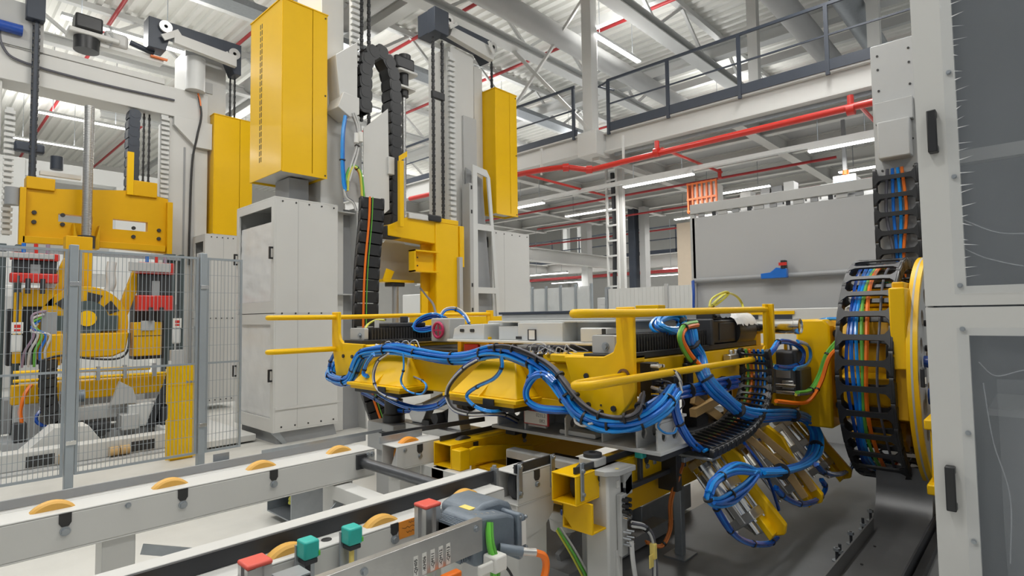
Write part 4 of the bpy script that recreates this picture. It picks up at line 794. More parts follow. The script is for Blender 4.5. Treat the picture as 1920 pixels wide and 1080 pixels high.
# ================================================================== main lift station
def film_sheet(x, y0, y1, z0, z1, amp, seed, ny=12, nz=22):
    """a crinkled plastic film in the y-z plane"""
    rnd = random.Random(seed); mb = MB()
    vs = [(x + rnd.uniform(-amp, amp), y0 + (y1 - y0) * i / ny, z0 + (z1 - z0) * j / nz) for i in range(ny + 1) for j in range(nz + 1)]
    return mb.add(vs, [(i * (nz + 1) + j, (i + 1) * (nz + 1) + j, (i + 1) * (nz + 1) + j + 1, i * (nz + 1) + j + 1) for i in range(ny) for j in range(nz)])
HANDLE = MB().box(-.035, 0, -.014, .014, -.075, -.055).box(-.035, 0, -.014, .014, .055, .075).box(-.045, -.028, -.014, .014, -.075, .075).mesh('handle', m=BLACK)
def white_cabinet(x0, x1, y0, y1, z0, z1, label, wins=True, handles=True, film=FILM2):
    T = thing('white_cabinet', label, 'cabinet', ((x0 + x1) / 2, (y0 + y1) / 2, 0), 'tall white machine cabinets')
    part(T, 'side_panel', MB().box(x0 + .02, x1, y0, y0 + .02, z0, z1), WHITE, .003); part(T, 'back_panel', MB().box(x0 + .02, x1, y1 - .02, y1, z0, z1), WHITE); part(T, 'rear_panel', MB().box(x1 - .02, x1, y0 + .02, y1 - .02, z0, z1), WHITE)
    part(T, 'top_panel', MB().box(x0, x1, y0, y1, z1, z1 + .02), WHITE, .003); part(T, 'floor_panel', MB().box(x0, x1, y0, y1, z0 - .02, z0), WHITE)
    mid = (z0 + z1) / 2
    for (a, b, up) in ((mid + .005, z1, 1), (z0, mid - .005, 0)):
        W0, W1 = (y0 + .09, y1 - .09)
        d = part(T, 'door', MB().plate(rect(y0, a, y1, b), [rect(W0, a + .14, W1, b - (.10 if up else .13))], .02, M(((0, 0, 1, x0 + .01), (1, 0, 0, 0), (0, 1, 0, 0), (0, 0, 0, 1)))), WHITE)
        part(d, 'plastic_window', film_sheet(x0 + .03, W0 - .02, W1 + .02, a + .12, b - (.28 if up else .11), .007, int(a * 100)), film)
        if handles:
            hz = a + (b - a) * (.52 if up else .47)
            for y in (y0 + .045, y1 - .03): inst(d, 'handle', HANDLE, at((x0, y, hz)))
    for z in (z1 - .03, mid, z0 + .04):
        for i in range(5): bolt_at(T, (x0 + .10 + (x1 - x0 - .16) * i / 4, y0, z), (0, -1, 0), BOLTK, .75)
    part(T, 'panel_seam', MB().box(x0 + .30, x0 + .304, y0 - .002, y0, z0, z1), LGREY); part(T, 'panel_seam', MB().box(x0 + .02, x1, y0 - .002, y0, mid - .002, mid + .002), LGREY)
    return T
T = white_cabinet(3.03, 3.88, 6.80, 7.96, .17, 3.0, 'tall white cabinet with two milky plastic windows left of the platform')
part(T, 'ledge', MB().box(3.05, 3.88, 6.785, 6.80, .42, .45), WHITE); part(T, 'plinth', MB().box(3.1, 3.85, 6.85, 7.9, 0, .15), GREYP); part(T, 'foot_gusset', MB().prism([(3.02, .15), (3.12, .15), (3.22, .0), (3.16, .0)], 'y', 6.83, 6.85), GALV)
part(T, 'foot_gusset', MB().prism([(3.3, .0), (3.9, .0), (3.85, .17), (3.3, .17)], 'y', 6.86, 6.87), GREYP)
def cover_box(x0, x1, y0, y1, z0, z1, label, slots=True):
    T = thing('counterweight_cover', label, 'cover', ((x0 + x1) / 2, (y0 + y1) / 2, z0), 'yellow counterweight covers')
    t = .012
    part(T, 'left_face', MB().box(x0, x0 + t, y0, y1, z0, z1), YEL, .003); part(T, 'front_face', MB().box(x0 + t, x0 + (x1 - x0) * .66, y0, y0 + t, z0, z1), YEL, .003)
    part(T, 'front_face', MB().box(x0 + (x1 - x0) * .66 + .006, x1, y0 - .004, y0 + t - .004, z0, z1), YEL, .003)
    part(T, 'back_face', MB().box(x1 - t, x1, y0 + t, y1, z0, z1), YEL); part(T, 'rear_face', MB().box(x0 + t, x1 - t, y1 - t, y1, z0, z1), YEL)
    part(T, 'bottom', MB().box(x0 + t, x1 - t, y0 + t, y1 - t, z0 + .03, z0 + .04), LGREY); part(T, 'top', MB().box(x0 - .01, x1 + .01, y0 - .01, y1 + .01, z1, z1 + .015), YEL)
    part(T, 'bottom_lip', MB().box(x0 + .01, x1, y0 - .006, y0, z0 - .01, z0 + .03), YEL)
    if slots:
        b = MB()
        for r in (.62, .67):
            for i in range(22):
                z = z0 + .25 + (z1 - z0 - .4) * i / 21; y = y0 + (y1 - y0) * r; b.box(x0 - .002, x0, y - .009, y + .009, z - .032, z + .032)
        part(T, 'vent_slots', b, INK, kind='stuff')
    for z in (z0 + .03, (z0 + z1) / 2, z1 - .05): bolt_at(T, (x1 - .03, y0 - .004, z), (0, -1, 0), BOLTK, .8)
    return T
cover_box(3.106, 3.72, 6.80, 7.745, 3.35, 5.54, 'big yellow counterweight cover with slotted side, largest of the yellow covers')
cover_box(6.877, 7.42, 6.80, 7.13, 3.29, 5.48, 'yellow counterweight cover hanging on the right lift column', False)
T = white_cabinet(6.88, 7.85, 6.92, 7.9, .05, 3.0, 'white cabinet behind the right lift column', handles=False)
# left lift column
T = thing('lift_column', 'grey left lift column behind the big yellow cover', 'column', (4.0, 7.3, 0), 'tall lift columns')
part(T, 'column', MB().box(3.74, 4.08, 7.0, 7.7, 0, 7.2), WHITE, .01)
part(T, 'post_under_cover', MB().box(3.35, 3.62, 7.1, 7.5, 3.02, 3.36), GREYP, .004)
part(T, 'buttress', MB().prism([(3.9, 0), (4.36, 0), (4.20, 3.03), (3.9, 3.03)], 'y', 7.05, 7.07), GREYP, .003)
part(T, 'buttress_edge', MB().add([(4.345, 6.86, 0), (4.365, 6.86, 0), (4.365, 7.07, 0), (4.345, 7.07, 0), (4.19, 6.86, 3.03), (4.21, 6.86, 3.03), (4.21, 7.07, 3.03), (4.19, 7.07, 3.03)], [(3, 2, 1, 0), (4, 5, 6, 7), (0, 1, 5, 4), (1, 2, 6, 5), (2, 3, 7, 6), (3, 0, 4, 7)]), LGREY)
for z in (2.95, 1.83): part(T, 'buttress_rib', MB().box(3.9, 4.21, 6.88, 7.06, z, z + .015), LGREY)
for z in (4.55, 4.1, 3.75): bolt_at(T, (3.74, 7.02, z), (-1, 0, 0), BOLTK, 1)
part(T, 'back_channel', MB().box(4.08, 4.14, 7.2, 7.6, .5, 7.0), LGREY)
RACKT = MB().box(-.06, .06, -.03, .03, -.028, .020).mesh('rack_tooth', m=WHITE2)
def rack(T, x, y, z0, z1, w=.12):
    part(T, 'rack', MB().box(x - w * .35, x + w * .35, y + .02, y + .08, z0, z1), WHITE2)
    n = int((z1 - z0) / .085)
    for i in range(n): inst(T, 'rack_tooth', RACKT, at((x, y, z0 + .04 + .085 * i)))
rack(T, 4.17, 6.86, 5.0, 6.6)
def roller_chain(T, x, y, z0, z1, w=.045):
    b = MB(); n = int((z1 - z0) / .055)
    for i in range(n):
        z = z0 + .055 * i; ww = w / 2 if i % 2 else w * .36; b.box(x - ww, x + ww, y - .018, y + .018, z, z + .046)
    b.box(x - .012, x + .012, y - .01, y + .01, z0, z1)
    part(T, 'lifting_chain', b, BLACK)
for x in (4.33, 4.45): roller_chain(T, x, 6.95, 4.3 if x < 4.4 else 4.2, 6.7)
part(T, 'head_frame', MB().box(4.1, 4.7, 6.75, 7.1, 6.45, 6.6), DARK)
part(T, 'chain_cover', MB().add([(3.86, 6.72, 4.45), (4.10, 6.68, 4.45), (4.10, 7.0, 4.45), (3.86, 7.0, 4.45), (3.80, 6.72, 5.02), (4.10, 6.68, 5.28), (4.10, 7.0, 5.28), (3.80, 7.0, 5.02)], [(3, 2, 1, 0), (4, 5, 6, 7), (0, 1, 5, 4), (1, 2, 6, 5), (2, 3, 7, 6), (3, 0, 4, 7)]), WHITE, .006)
part(T, 'cover_foot', MB().prism([(3.80, 4.30), (3.98, 4.20), (4.12, 4.27), (4.12, 4.50), (3.88, 4.52)], 'y', 6.66, 6.98), WHITE, .008)
part(T, 'cable_plate', MB().prism([(4.22, 4.12), (4.62, 4.50), (4.64, 3.05), (4.52, 2.95), (4.3, 3.0), (4.22, 3.3)], 'y', 6.72, 6.735), WHITE, .002)
part(T, 'back_plate', MB().box(3.98, 4.24, 6.80, 6.81, 3.1, 4.2), LGREY)
part(T, 'terminal_box', MB().box(4.60, 4.70, 6.68, 6.76, 3.55, 3.80), WHITE, .006)
# arch cable chain
T = thing('arch_cable_chain', 'black cable chain arching over the top of the left lift column', 'cable chain', (4.5, 6.85, 2.8))
LK3 = link_mesh('chain_link', .165, .20, .20, BLACK, True)
ap = [(4.28, 6.86, 4.38), (4.28, 6.86, 4.7), (4.29, 6.86, 5.0), (4.36, 6.86, 5.22), (4.52, 6.86, 5.32), (4.68, 6.86, 5.20), (4.76, 6.86, 4.98), (4.78, 6.86, 4.6), (4.78, 6.86, 4.0), (4.78, 6.86, 3.4), (4.78, 6.86, 2.80)]
chain(T, ap, .165, (0, 1, 0), LK3); part(T, 'chain_end', MB().box(4.60, 4.86, 6.74, 6.98, 2.66, 2.82), BLACK, .01)
T = thing('hanging_cable_chain', 'black cable chain with an orange cable hanging beside the white cabinet', 'cable chain', (3.2, 5.0, .2))
LK4 = link_mesh('chain_link', .125, .22, .13, BLACK, True)
hp = [W(697, 372, y=5.2), W(695, 420, y=5.2), W(688, 500, y=5.2), W(685, 580, y=5.2), W(686, 640, y=5.2), W(697, 720, y=5.2), W(715, 780, y=5.2), W(740, 845, y=5.2)]
chain(T, hp, .125, (.95, -.3, 0), LK4)
part(T, 'side_guard', MB().tube([p + V((-.10, .06, 0)) for p in hp], .018, 8), BLACK)
part(T, 'cable', MB().tube([p + V((-.06, -.06, 0)) for p in hp], .012, 6), ORA); part(T, 'cable', MB().tube([p + V((-.03, -.068, .0)) for p in hp], .006, 6), GRN)
# ball screw drive
def screw_drive(name, label, x, y, z0, z1, motor=True, r=.035):
    T = thing(name, label, 'screw drive', (x, y, z0), 'ball screw drives')
    prof = []; n = int((z1 - z0) / .02)
    for i in range(n): prof += [(r, i * .02), (r, i * .02 + .012), (r * .86, i * .02 + .014), (r * .86, i * .02 + .018)]
    part(T, 'screw', MB().lathe(prof, (x, y, z0), (0, 0, 1), 14), STEEL)
    if motor:
        part(T, 'plate', MB().prism(rrect(x - .20, y - .12, x + .16, y + .12, .05), 'z', z1 + .08, z1 + .11), WHITE); part(T, 'plate', MB().prism(rrect(x - .16, y - .12, x + .2, y + .12, .05), 'z', z1 + .33, z1 + .36), WHITE)
        part(T, 'coupling', MB().cyl((x, y, z1 - .02), (x, y, z1 + .33), .075, 18), BLACK); part(T, 'motor', MB().box(x - .20, x + .14, y - .10, y + .10, z1 + .36, z1 + .56), BLACK, .03)
        part(T, 'motor', MB().cyl((x + .02, y, z1 + .38), (x + .02, y, z1 + .62), .095, 18), BLACK); part(T, 'connector', MB().box(x - .32, x - .2, y - .05, y + .05, z1 + .44, z1 + .54), WHC, .01)
    return T
screw_drive('ball_screw', 'steel ball screw with black motor beside the arch cable chain', 5.02, 6.9, 2.98, 4.85)
# carriage
T = thing('lift_carriage', 'yellow C-shaped lift carriage between the two lift columns', 'carriage', (5.3, 6.9, 1.4))
part(T, 'top_bar', MB().prism([(4.62, 2.68), (5.95, 2.60), (5.95, 2.96), (5.25, 2.96), (4.95, 2.98), (4.62, 2.82)], 'y', 6.72, 7.0), YEL, .01)
part(T, 'leg', MB().box(5.46, 5.92, 6.70, 7.0, 1.42, 2.96), YEL, .012); part(T, 'leg_web', MB().box(5.30, 5.46, 6.85, 6.88, 1.45, 2.66), YEL2)
part(T, 'side_rail', MB().box(5.93, 6.02, 6.68, 6.74, 2.3, 2.95), YEL, .006); part(T, 'guide_cover', MB().box(5.88, 5.95, 6.64, 6.70, 1.5, 2.45), LGREY, .004)
br = part(T, 'bracket', MB().box(5.02, 5.46, 6.74, 6.76, 2.20, 2.48), YEL); part(br, 'flange', MB().box(5.0, 5.46, 6.62, 6.76, 2.48, 2.50), YEL); part(br, 'flange', MB().box(5.0, 5.46, 6.62, 6.76, 2.18, 2.20), YEL); part(br, 'flange', MB().box(5.0, 5.02, 6.62, 6.76, 2.18, 2.5), YEL)
for z in (2.28, 2.40): bolt_at(br, (5.14, 6.74, z), (0, -1, 0), BOLTK, .8)
part(T, 'lower_bracket', MB().box(5.20, 5.32, 6.72, 6.76, 1.5, 1.9), YEL, .004); part(T, 'top_cap', MB().box(5.5, 5.92, 6.70, 6.98, 2.96, 3.03), YEL, .006); part(T, 'tall_rail', MB().box(4.72, 4.79, 6.58, 6.64, 2.8, 3.75), YEL, .004)
part(T, 'tag', MB().prism([(4.70, 3.72), (4.84, 3.82), (4.84, 3.90), (4.70, 3.80)], 'y', 6.57, 6.58), YEL); part(T, 'belt_guard', MB().box(5.30, 5.55, 6.66, 6.72, 2.96, 3.06), BLACK, .02)
part(T, 'belt_cover', MB().box(4.95, 5.35, 6.68, 6.74, 2.96, 3.04), WHITE2, .01)
T = thing('lifting_plate', 'grey lifting plate with an eye hanging inside the yellow carriage', 'plate', (5.0, 7.3, 2.1))
part(T, 'plate', MB().plate([(-.42, -.28), (-.1, -.36), (.55, -.36), (.62, -.28), (.62, .22), (.20, .24), (.12, .34), (.07, .52), (0, .56), (-.07, .52), (-.12, .34), (-.2, .24), (-.42, .18)], [circ(0, .44, .06, 14)], .03, MX_NY((5.12, 7.3, 2.42))), LGREY)
T = thing('screw_support', 'small yellow support bracket on a steel screw behind the platform', 'support', (5.0, 7.1, 1.0))
part(T, 'bracket', MB().box(4.72, 5.28, 7.0, 7.25, 2.04, 2.08).prism([(4.72, 2.08), (4.86, 2.08), (4.92, 2.2), (4.78, 2.24)], 'y', 7.0, 7.02), YEL, .004); part(T, 'collar', MB().box(4.88, 5.12, 7.02, 7.2, 1.98, 2.04), BLACK, .008)
part(T, 'screw', MB().cyl((5.0, 7.1, 0), (5.0, 7.1, 1.98), .05, 14).cyl((5.0, 7.1, 1.0), (5.0, 7.1, 1.3), .055, 14), STEEL)
# right lift column
T = thing('lift_column', 'white right lift column with black pulley head', 'column', (6.3, 7.3, 0), 'tall lift columns')
part(T, 'column', MB().box(6.05, 6.58, 7.02, 7.6, 0, 6.02), WHITE, .01); part(T, 'inner_face', MB().box(6.30, 6.60, 6.98, 7.02, 0, 4.9), LGREY, .004)
part(T, 'side_channel', MB().box(6.66, 6.86, 7.1, 7.5, 2.9, 5.9), WHITE, .006); part(T, 'channel_slot', MB().box(6.60, 6.66, 7.2, 7.4, 3.0, 5.0), WOOD)
g = part(T, 'buttress', MB().plate([(6.30, .0), (7.05, 0), (6.70, 3.86), (6.62, 3.98), (6.30, 4.02)], [[(6.40, .1), (6.93, .1), (6.80, 1.9), (6.40, 1.9)], [(6.40, 2.0), (6.79, 2.0), (6.72, 2.95), (6.40, 2.95)], [(6.40, 3.05), (6.71, 3.05), (6.63, 3.86), (6.40, 3.9)]], .03, MX_NY((0, 6.78, 0))), WHITE2)
part(T, 'buttress_web', MB().prism([(6.30, 0), (7.02, 0), (6.67, 3.86), (6.30, 4.0)], 'y', 6.93, 6.95), GREYP)
for z in (1.95, 3.0): part(T, 'buttress_rib', MB().box(6.40, 6.76, 6.79, 6.93, z - .012, z + .012), WHITE2)
part(T, 'buttress_rail', MB().box(6.22, 6.30, 6.76, 6.95, 0, 3.7), LGREY, .004)
for z in (3.6, 3.2, 2.0, 1.6): part(T, 'rail_mark', MB().box(6.245, 6.275, 6.755, 6.76, z, z + .06), INK)
rack(T, 5.97, 6.90, 3.05, 5.85, .14)
for x in (5.63, 5.82): roller_chain(T, x, 6.95, 3.0, 6.0)
part(T, 'chain_spreader', MB().box(5.60, 5.85, 6.92, 6.98, 5.0, 5.12), BLACK, .01)
h = part(T, 'pulley_head', MB().prism([(5.56, 6.05), (5.82, 6.05), (5.86, 6.22), (6.78, 6.18), (6.95, 6.02), (6.98, 6.06), (6.98, 6.42), (5.56, 6.42)], 'y', 6.98, 7.25), NAVY, .006); part(T, 'pulley_head', MB().box(5.55, 5.84, 6.80, 6.98, 6.03, 6.42), NAVY, .006)
part(T, 'head_beam', MB().prism([(5.92, 6.10), (6.92, 6.0), (6.92, 6.14), (6.80, 6.24), (5.98, 6.26)], 'y', 6.86, 6.97), WHITE, .006)
for x, z in ((5.88, 6.32), (6.88, 6.22)):
    part(T, 'pulley', MB().lathe([(.03, -.02), (.085, -.02), (.075, 0), (.085, .02), (.03, .02)], (x, 6.84, z), (0, 1, 0), 20), STEEL); part(T, 'pulley_guard', MB().bar((x - .02, 6.80, z - .14), (x + (.14 if x < 6 else -.14), 6.80, z - .02 if x < 6 else z + .05), .02, .05), WHITE)
roller_chain(T, 6.95, 6.95, 5.5, 6.05, .035)
# yellow rear walk beam of the station seen above the white skid
solo('rear_beam', 'yellow rear beam with bolts seen behind the blue hose coil', 'beam', MB().box(4.9, 7.0, 6.45, 6.62, 1.40, 1.52), YEL, .006)
# ================================================================== left station behind the fence
Y0 = 11.0
T = thing('station_portal', 'white steel portal of the left lift station with motors on its cross beam', 'portal', (2.2, 11.2, 0))
part(T, 'cross_beam', MB().box(-.6, 3.66, 11.0, 11.5, 5.10, 5.62), WHITE, .01); part(T, 'beam_cap', MB().box(1.25, 2.95, 10.98, 11.2, 5.62, 5.72), WHITE, .008)
part(T, 'column', MB().box(3.05, 3.68, 11.05, 11.7, 0, 5.1), WHITE, .01); part(T, 'column', MB().box(.2, .86, 11.05, 11.7, 0, 6.6), WHITE, .01); part(T, 'upper_column', MB().box(3.30, 4.0, 11.1, 11.7, 5.1, 6.4), WHITE, .01)
part(T, 'corner_plate', MB().prism([(3.1, 5.1), (3.72, 5.1), (3.72, 4.62), (3.45, 4.62), (3.1, 4.95)], 'y', 10.96, 11.04), WHITE, .004)
part(T, 'cylinder_stack', MB().cyl((3.42, 10.95, 5.62), (3.42, 10.95, 6.22), .16, 20), WHITE2); part(T, 'column_groove', MB().box(3.28, 3.31, 11.04, 11.05, 0, 4.6), GREYP); part(T, 'column_groove', MB().box(3.40, 3.46, 11.03, 11.05, 0, 4.5), LGREY)
part(T, 'switch_box', MB().box(3.60, 3.76, 11.08, 11.1, 5.7, 5.9), LGREY, .006)
part(T, 'pulley_head', MB().prism([(2.62, 6.1), (2.88, 6.1), (2.95, 6.42), (3.85, 6.40), (4.0, 6.05), (4.12, 6.05), (4.12, 6.62), (2.62, 6.62)], 'y', 10.7, 11.0), NAVY, .008); part(T, 'head_beam', MB().prism([(2.98, 6.25), (4.0, 6.15), (4.0, 6.35), (2.98, 6.42)], 'y', 10.6, 10.7), WHITE)
for x, z in ((2.86, 6.50), (3.98, 6.40)):
    part(T, 'pulley', MB().lathe([(.03, -.02), (.10, -.02), (.09, 0), (.10, .02), (.03, .02)], (x, 10.66, z), (0, 1, 0), 20), STEEL); part(T, 'pulley_guard', MB().bar((x - .05, 10.62, z - .22), (x + (.2 if x < 3 else -.18), 10.62, z - .04), .03, .10), WHITE)
for x in (4.02, 4.10): roller_chain(T, x, 10.95, 5.3, 6.05, .03)
roller_chain(T, 1.21, 10.9, 3.5, 6.8, .09); part(T, 'spindle', MB().cyl((1.21, 10.92, 3.4), (1.21, 10.92, 6.8), .045, 10), NAVY); part(T, 'spindle_head', MB().box(1.08, 1.3, 10.8, 11.0, 6.05, 6.9), NAVY, .01)
for x in (2.62, 2.70, 2.78): roller_chain(T, x, 11.2, 3.4, 5.1, .035)
rack(T, 2.97, 11.0, 3.2, 5.1, .16); rack(T, .95, 11.0, 2.8, 4.7, .12)
part(T, 'motor', MB().cyl((1.83, 10.95, 5.82), (1.83, 10.95, 6.02), .17, 20), BLACK); part(T, 'motor', MB().box(1.66, 2.02, 10.8, 11.1, 6.12, 6.36), BLACK, .03); part(T, 'motor_plate', MB().box(1.58, 2.25, 10.8, 11.15, 6.03, 6.11), WHITE, .02)
part(T, 'motor_wrap', film_sheet(2.12, 10.8, 11.1, 5.95, 6.3, .05, 5, 5, 6), FILM2); part(T, 'motor_wrap', MB().box(2.05, 2.38, 10.85, 11.1, 6.0, 6.24), WHC, .05)
part(T, 'motor_bracket', MB().box(2.0, 2.9, 10.9, 11.1, 5.95, 6.05), WHITE); part(T, 'servo', MB().cyl((2.4, 10.9, 6.15), (2.75, 10.9, 6.08), .045, 12), NAVY); part(T, 'lamp_clip', MB().box(2.7, 2.95, 10.85, 10.9, 6.0, 6.03), ORA)
part(T, 'servo', MB().cyl((.72, 10.9, 5.85), (1.05, 10.9, 5.85), .08, 14), BLUE3); part(T, 'servo_bracket', MB().box(.65, 1.3, 10.95, 11.0, 5.62, 6.3), LGREY)
part(T, 'cable', MB().tube([(.80, 10.97, 5.95), (.85, 10.96, 5.55), (1.1, 10.96, 5.4), (2.0, 10.97, 5.36), (3.1, 10.97, 5.38)], .018, 6), GRC); part(T, 'cable', MB().tube([(3.48, 10.95, 5.55), (3.52, 10.92, 5.2), (3.46, 10.94, 4.8), (3.40, 11.0, 4.2), (3.38, 11.02, 2.5)], .018, 6), INK); part(T, 'cable', MB().tube([(3.47, 10.95, 5.6), (3.50, 10.93, 5.45), (3.52, 10.93, 5.2)], .015, 6), ORA)
LKL = link_mesh('chain_link', .16, .2, .17, NAVY, True)
T = thing('station_cable_chain', 'dark cable chain standing upright behind the yellow carriage', 'cable chain', (2.5, 10.9, 3.5))
chain(T, [(2.50, 11.05, 3.6), (2.50, 11.05, 4.2), (2.50, 11.05, 4.8), (2.52, 11.05, 5.05)], .16, (0, 1, 0), LKL)
cover_box(3.73, 4.42, 10.9, 11.6, 3.09, 5.28, 'yellow counterweight cover of the left station beside the white column', False)
T = white_cabinet(3.44, 3.96, 10.4, 11.0, .12, 2.98, 'white cabinet behind the fence left of the windowed cabinet', handles=False)
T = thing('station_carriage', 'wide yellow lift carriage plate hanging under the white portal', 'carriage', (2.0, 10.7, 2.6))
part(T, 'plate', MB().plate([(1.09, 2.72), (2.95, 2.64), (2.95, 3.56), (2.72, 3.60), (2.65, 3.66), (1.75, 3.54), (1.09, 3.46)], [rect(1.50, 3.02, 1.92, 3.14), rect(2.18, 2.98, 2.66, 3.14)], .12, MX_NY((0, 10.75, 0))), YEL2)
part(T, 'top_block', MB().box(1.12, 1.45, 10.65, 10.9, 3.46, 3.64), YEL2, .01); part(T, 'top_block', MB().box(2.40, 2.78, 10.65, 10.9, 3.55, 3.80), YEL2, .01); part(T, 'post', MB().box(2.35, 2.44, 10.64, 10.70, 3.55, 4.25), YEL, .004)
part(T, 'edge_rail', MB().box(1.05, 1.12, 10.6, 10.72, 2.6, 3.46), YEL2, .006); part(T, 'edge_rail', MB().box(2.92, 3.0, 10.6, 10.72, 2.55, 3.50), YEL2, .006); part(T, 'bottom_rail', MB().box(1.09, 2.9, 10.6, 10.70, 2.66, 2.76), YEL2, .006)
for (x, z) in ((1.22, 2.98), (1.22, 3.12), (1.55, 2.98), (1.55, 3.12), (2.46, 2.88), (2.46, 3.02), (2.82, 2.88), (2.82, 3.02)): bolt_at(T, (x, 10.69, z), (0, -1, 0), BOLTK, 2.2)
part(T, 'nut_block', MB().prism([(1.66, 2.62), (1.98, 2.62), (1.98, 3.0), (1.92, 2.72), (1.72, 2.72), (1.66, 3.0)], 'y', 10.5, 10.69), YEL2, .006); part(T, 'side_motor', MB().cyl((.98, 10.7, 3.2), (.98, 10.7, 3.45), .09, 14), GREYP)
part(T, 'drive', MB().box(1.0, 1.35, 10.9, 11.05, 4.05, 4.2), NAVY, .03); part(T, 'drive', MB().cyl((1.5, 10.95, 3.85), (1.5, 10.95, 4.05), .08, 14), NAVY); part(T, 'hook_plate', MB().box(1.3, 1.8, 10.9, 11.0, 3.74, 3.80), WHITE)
screw_drive('ball_screw', 'long steel ball screw through the left yellow carriage', 1.80, 10.42, 2.72, 4.78, False, .065)
solo('screw_nut', 'dark nut collar at the foot of the left ball screw', 'nut', MB().cyl((1.80, 10.42, 2.62), (1.80, 10.42, 2.80), .11, 18), DARK)
# robot head with red tool changers
T = thing('robot_head', 'yellow rounded robot head with dark round hub behind the fence', 'robot', (1.65, 9.5, 1.0))
arc = [(1.65 + .50 * math.cos(a), 1.50 + .50 * math.sin(a)) for a in [math.radians(i * 10) for i in range(0, 19)]]
part(T, 'shield', MB().prism(arc + [(1.16, 1.28), (2.14, 1.28)], 'y', 9.50, 9.62), YEL2, .01); part(T, 'hub', MB().cyl((1.66, 9.50, 1.56), (1.66, 9.44, 1.56), .24, 28), DKGRN); part(T, 'hub_centre', MB().cyl((1.66, 9.44, 1.56), (1.66, 9.42, 1.56), .105, 24), YEL)
part(T, 'hub_block', MB().box(1.24, 2.02, 9.46, 9.50, 1.38, 1.60), DKGRN, .01); part(T, 'lower_shell', MB().prism([(1.16, 1.36), (2.14, 1.36), (2.10, 1.10), (1.95, 1.03), (1.16, 1.03)], 'y', 9.40, 9.7), YEL2, .02)
for a in (35, 75, 130): part(T, 'window_slot', MB().prism([(1.65 + r * math.cos(math.radians(b)), 1.50 + r * math.sin(math.radians(b))) for r, b in ((.30, a - 12), (.42, a - 12), (.42, a + 12), (.30, a + 12))], 'y', 9.49, 9.50), INK)
part(T, 'trim_seam', MB().tube([(1.16, 9.39, 1.02), (1.4, 9.39, 1.08), (1.7, 9.39, 1.02), (2.0, 9.39, 1.0), (2.12, 9.39, 1.1), (2.14, 9.39, 1.35)], .015, 6), BLACK)
part(T, 'mast', MB().box(1.45, 1.75, 9.7, 9.9, 1.5, 2.7), YEL2, .01); part(T, 'arm_link', MB().bar((2.08, 9.6, 1.6), (2.30, 9.6, 2.3), .08, .14), YEL2, .008); part(T, 'arm_link', MB().bar((1.30, 9.6, 1.85), (1.48, 9.6, 2.35), .08, .14), YEL2, .008)
def tool_changer(x0, x1, z0, z1, label):
    T = thing('tool_changer', label, 'tool changer', ((x0 + x1) / 2, 9.4, z0), 'red tool changers')
    h = z1 - z0
    part(T, 'upper_plate', MB().box(x0, x1, 9.36, 9.5, z1 - h * .24, z1), RED, .01); part(T, 'core', MB().box(x0 + .02, x1 - .02, 9.40, 9.5, z0 + h * .32, z1 - h * .24), DARK, .01); part(T, 'lower_plate', MB().box(x0, x1, 9.36, 9.5, z0, z0 + h * .32), RED, .015)
    part(T, 'clear_cover', MB().box(x0 - .12, x1 - .06, 9.30, 9.35, z1 - h * .20, z1 - .01), LGREY, .008)
    for i in range(3): part(T, 'hose_port', MB().cyl((x0 + (x1 - x0) * (.25 + .25 * i), 9.38, z1), (x0 + (x1 - x0) * (.25 + .25 * i), 9.38, z1 + .12), .022, 8), (BLUE, RED, PURP)[i])
    part(T, 'centre_block', MB().box((x0 + x1) / 2 - .05, (x0 + x1) / 2 + .05, 9.37, 9.41, z0 + h * .3, z0 + h * .62), GREYP, .006)
    for i in range(2): part(T, 'pin', MB().cyl((x0 + (x1 - x0) * (.35 + .3 * i), 9.34, z0 - .14), (x0 + (x1 - x0) * (.35 + .3 * i), 9.34, z0 + .05), .028, 10), DARK)
tool_changer(2.22, 2.68, 1.66, 2.36, 'right red tool changer behind the fence beside the white column')
tool_changer(.86, 1.34, 2.02, 2.40, 'left red tool changer above the cable bundle behind the fence')
T = thing('gripper_block', 'yellow gripper block under the right red tool changer', 'gripper', (2.35, 9.45, 1.0))
part(T, 'body', MB().box(2.19, 2.54, 9.38, 9.6, 1.02, 1.50), YEL2, .01); part(T, 'plate', MB().box(2.27, 2.44, 9.36, 9.38, 1.38, 1.52), LGREY, .004); part(T, 'seam', MB().box(2.19, 2.54, 9.377, 9.38, 1.30, 1.31), INK)
T = thing('gripper_block', 'yellow gripper frame with hoses under the left red tool changer', 'gripper', (1.1, 9.5, 1.0))
part(T, 'body', MB().box(1.0, 1.32, 9.5, 9.65, 1.72, 1.96), YEL2, .01); part(T, 'post', MB().box(.92, 1.0, 9.5, 9.6, 1.0, 1.9), YEL2, .006); part(T, 'post', MB().box(1.30, 1.40, 9.45, 9.6, .95, 1.4), YEL2, .006); part(T, 'dark_core', MB().box(1.02, 1.26, 9.55, 9.66, 1.0, 1.72), BLACK); part(T, 'valves', MB().box(1.18, 1.34, 9.42, 9.5, 1.15, 1.65), GREYP, .01)
for i, m in enumerate((PURP, WHC, GRN, BLUE, WHC)): part(T, 'hose', MB().tube([(1.22 - .02 * i, 9.40, 1.66 - .04 * i), (1.08, 9.36, 1.60 - .05 * i), (1.10 + .04 * i, 9.36, 1.35), (1.02 + .05 * i, 9.38, 1.15), (1.0 + .06 * i, 9.42, .95)], .016, 6), m)
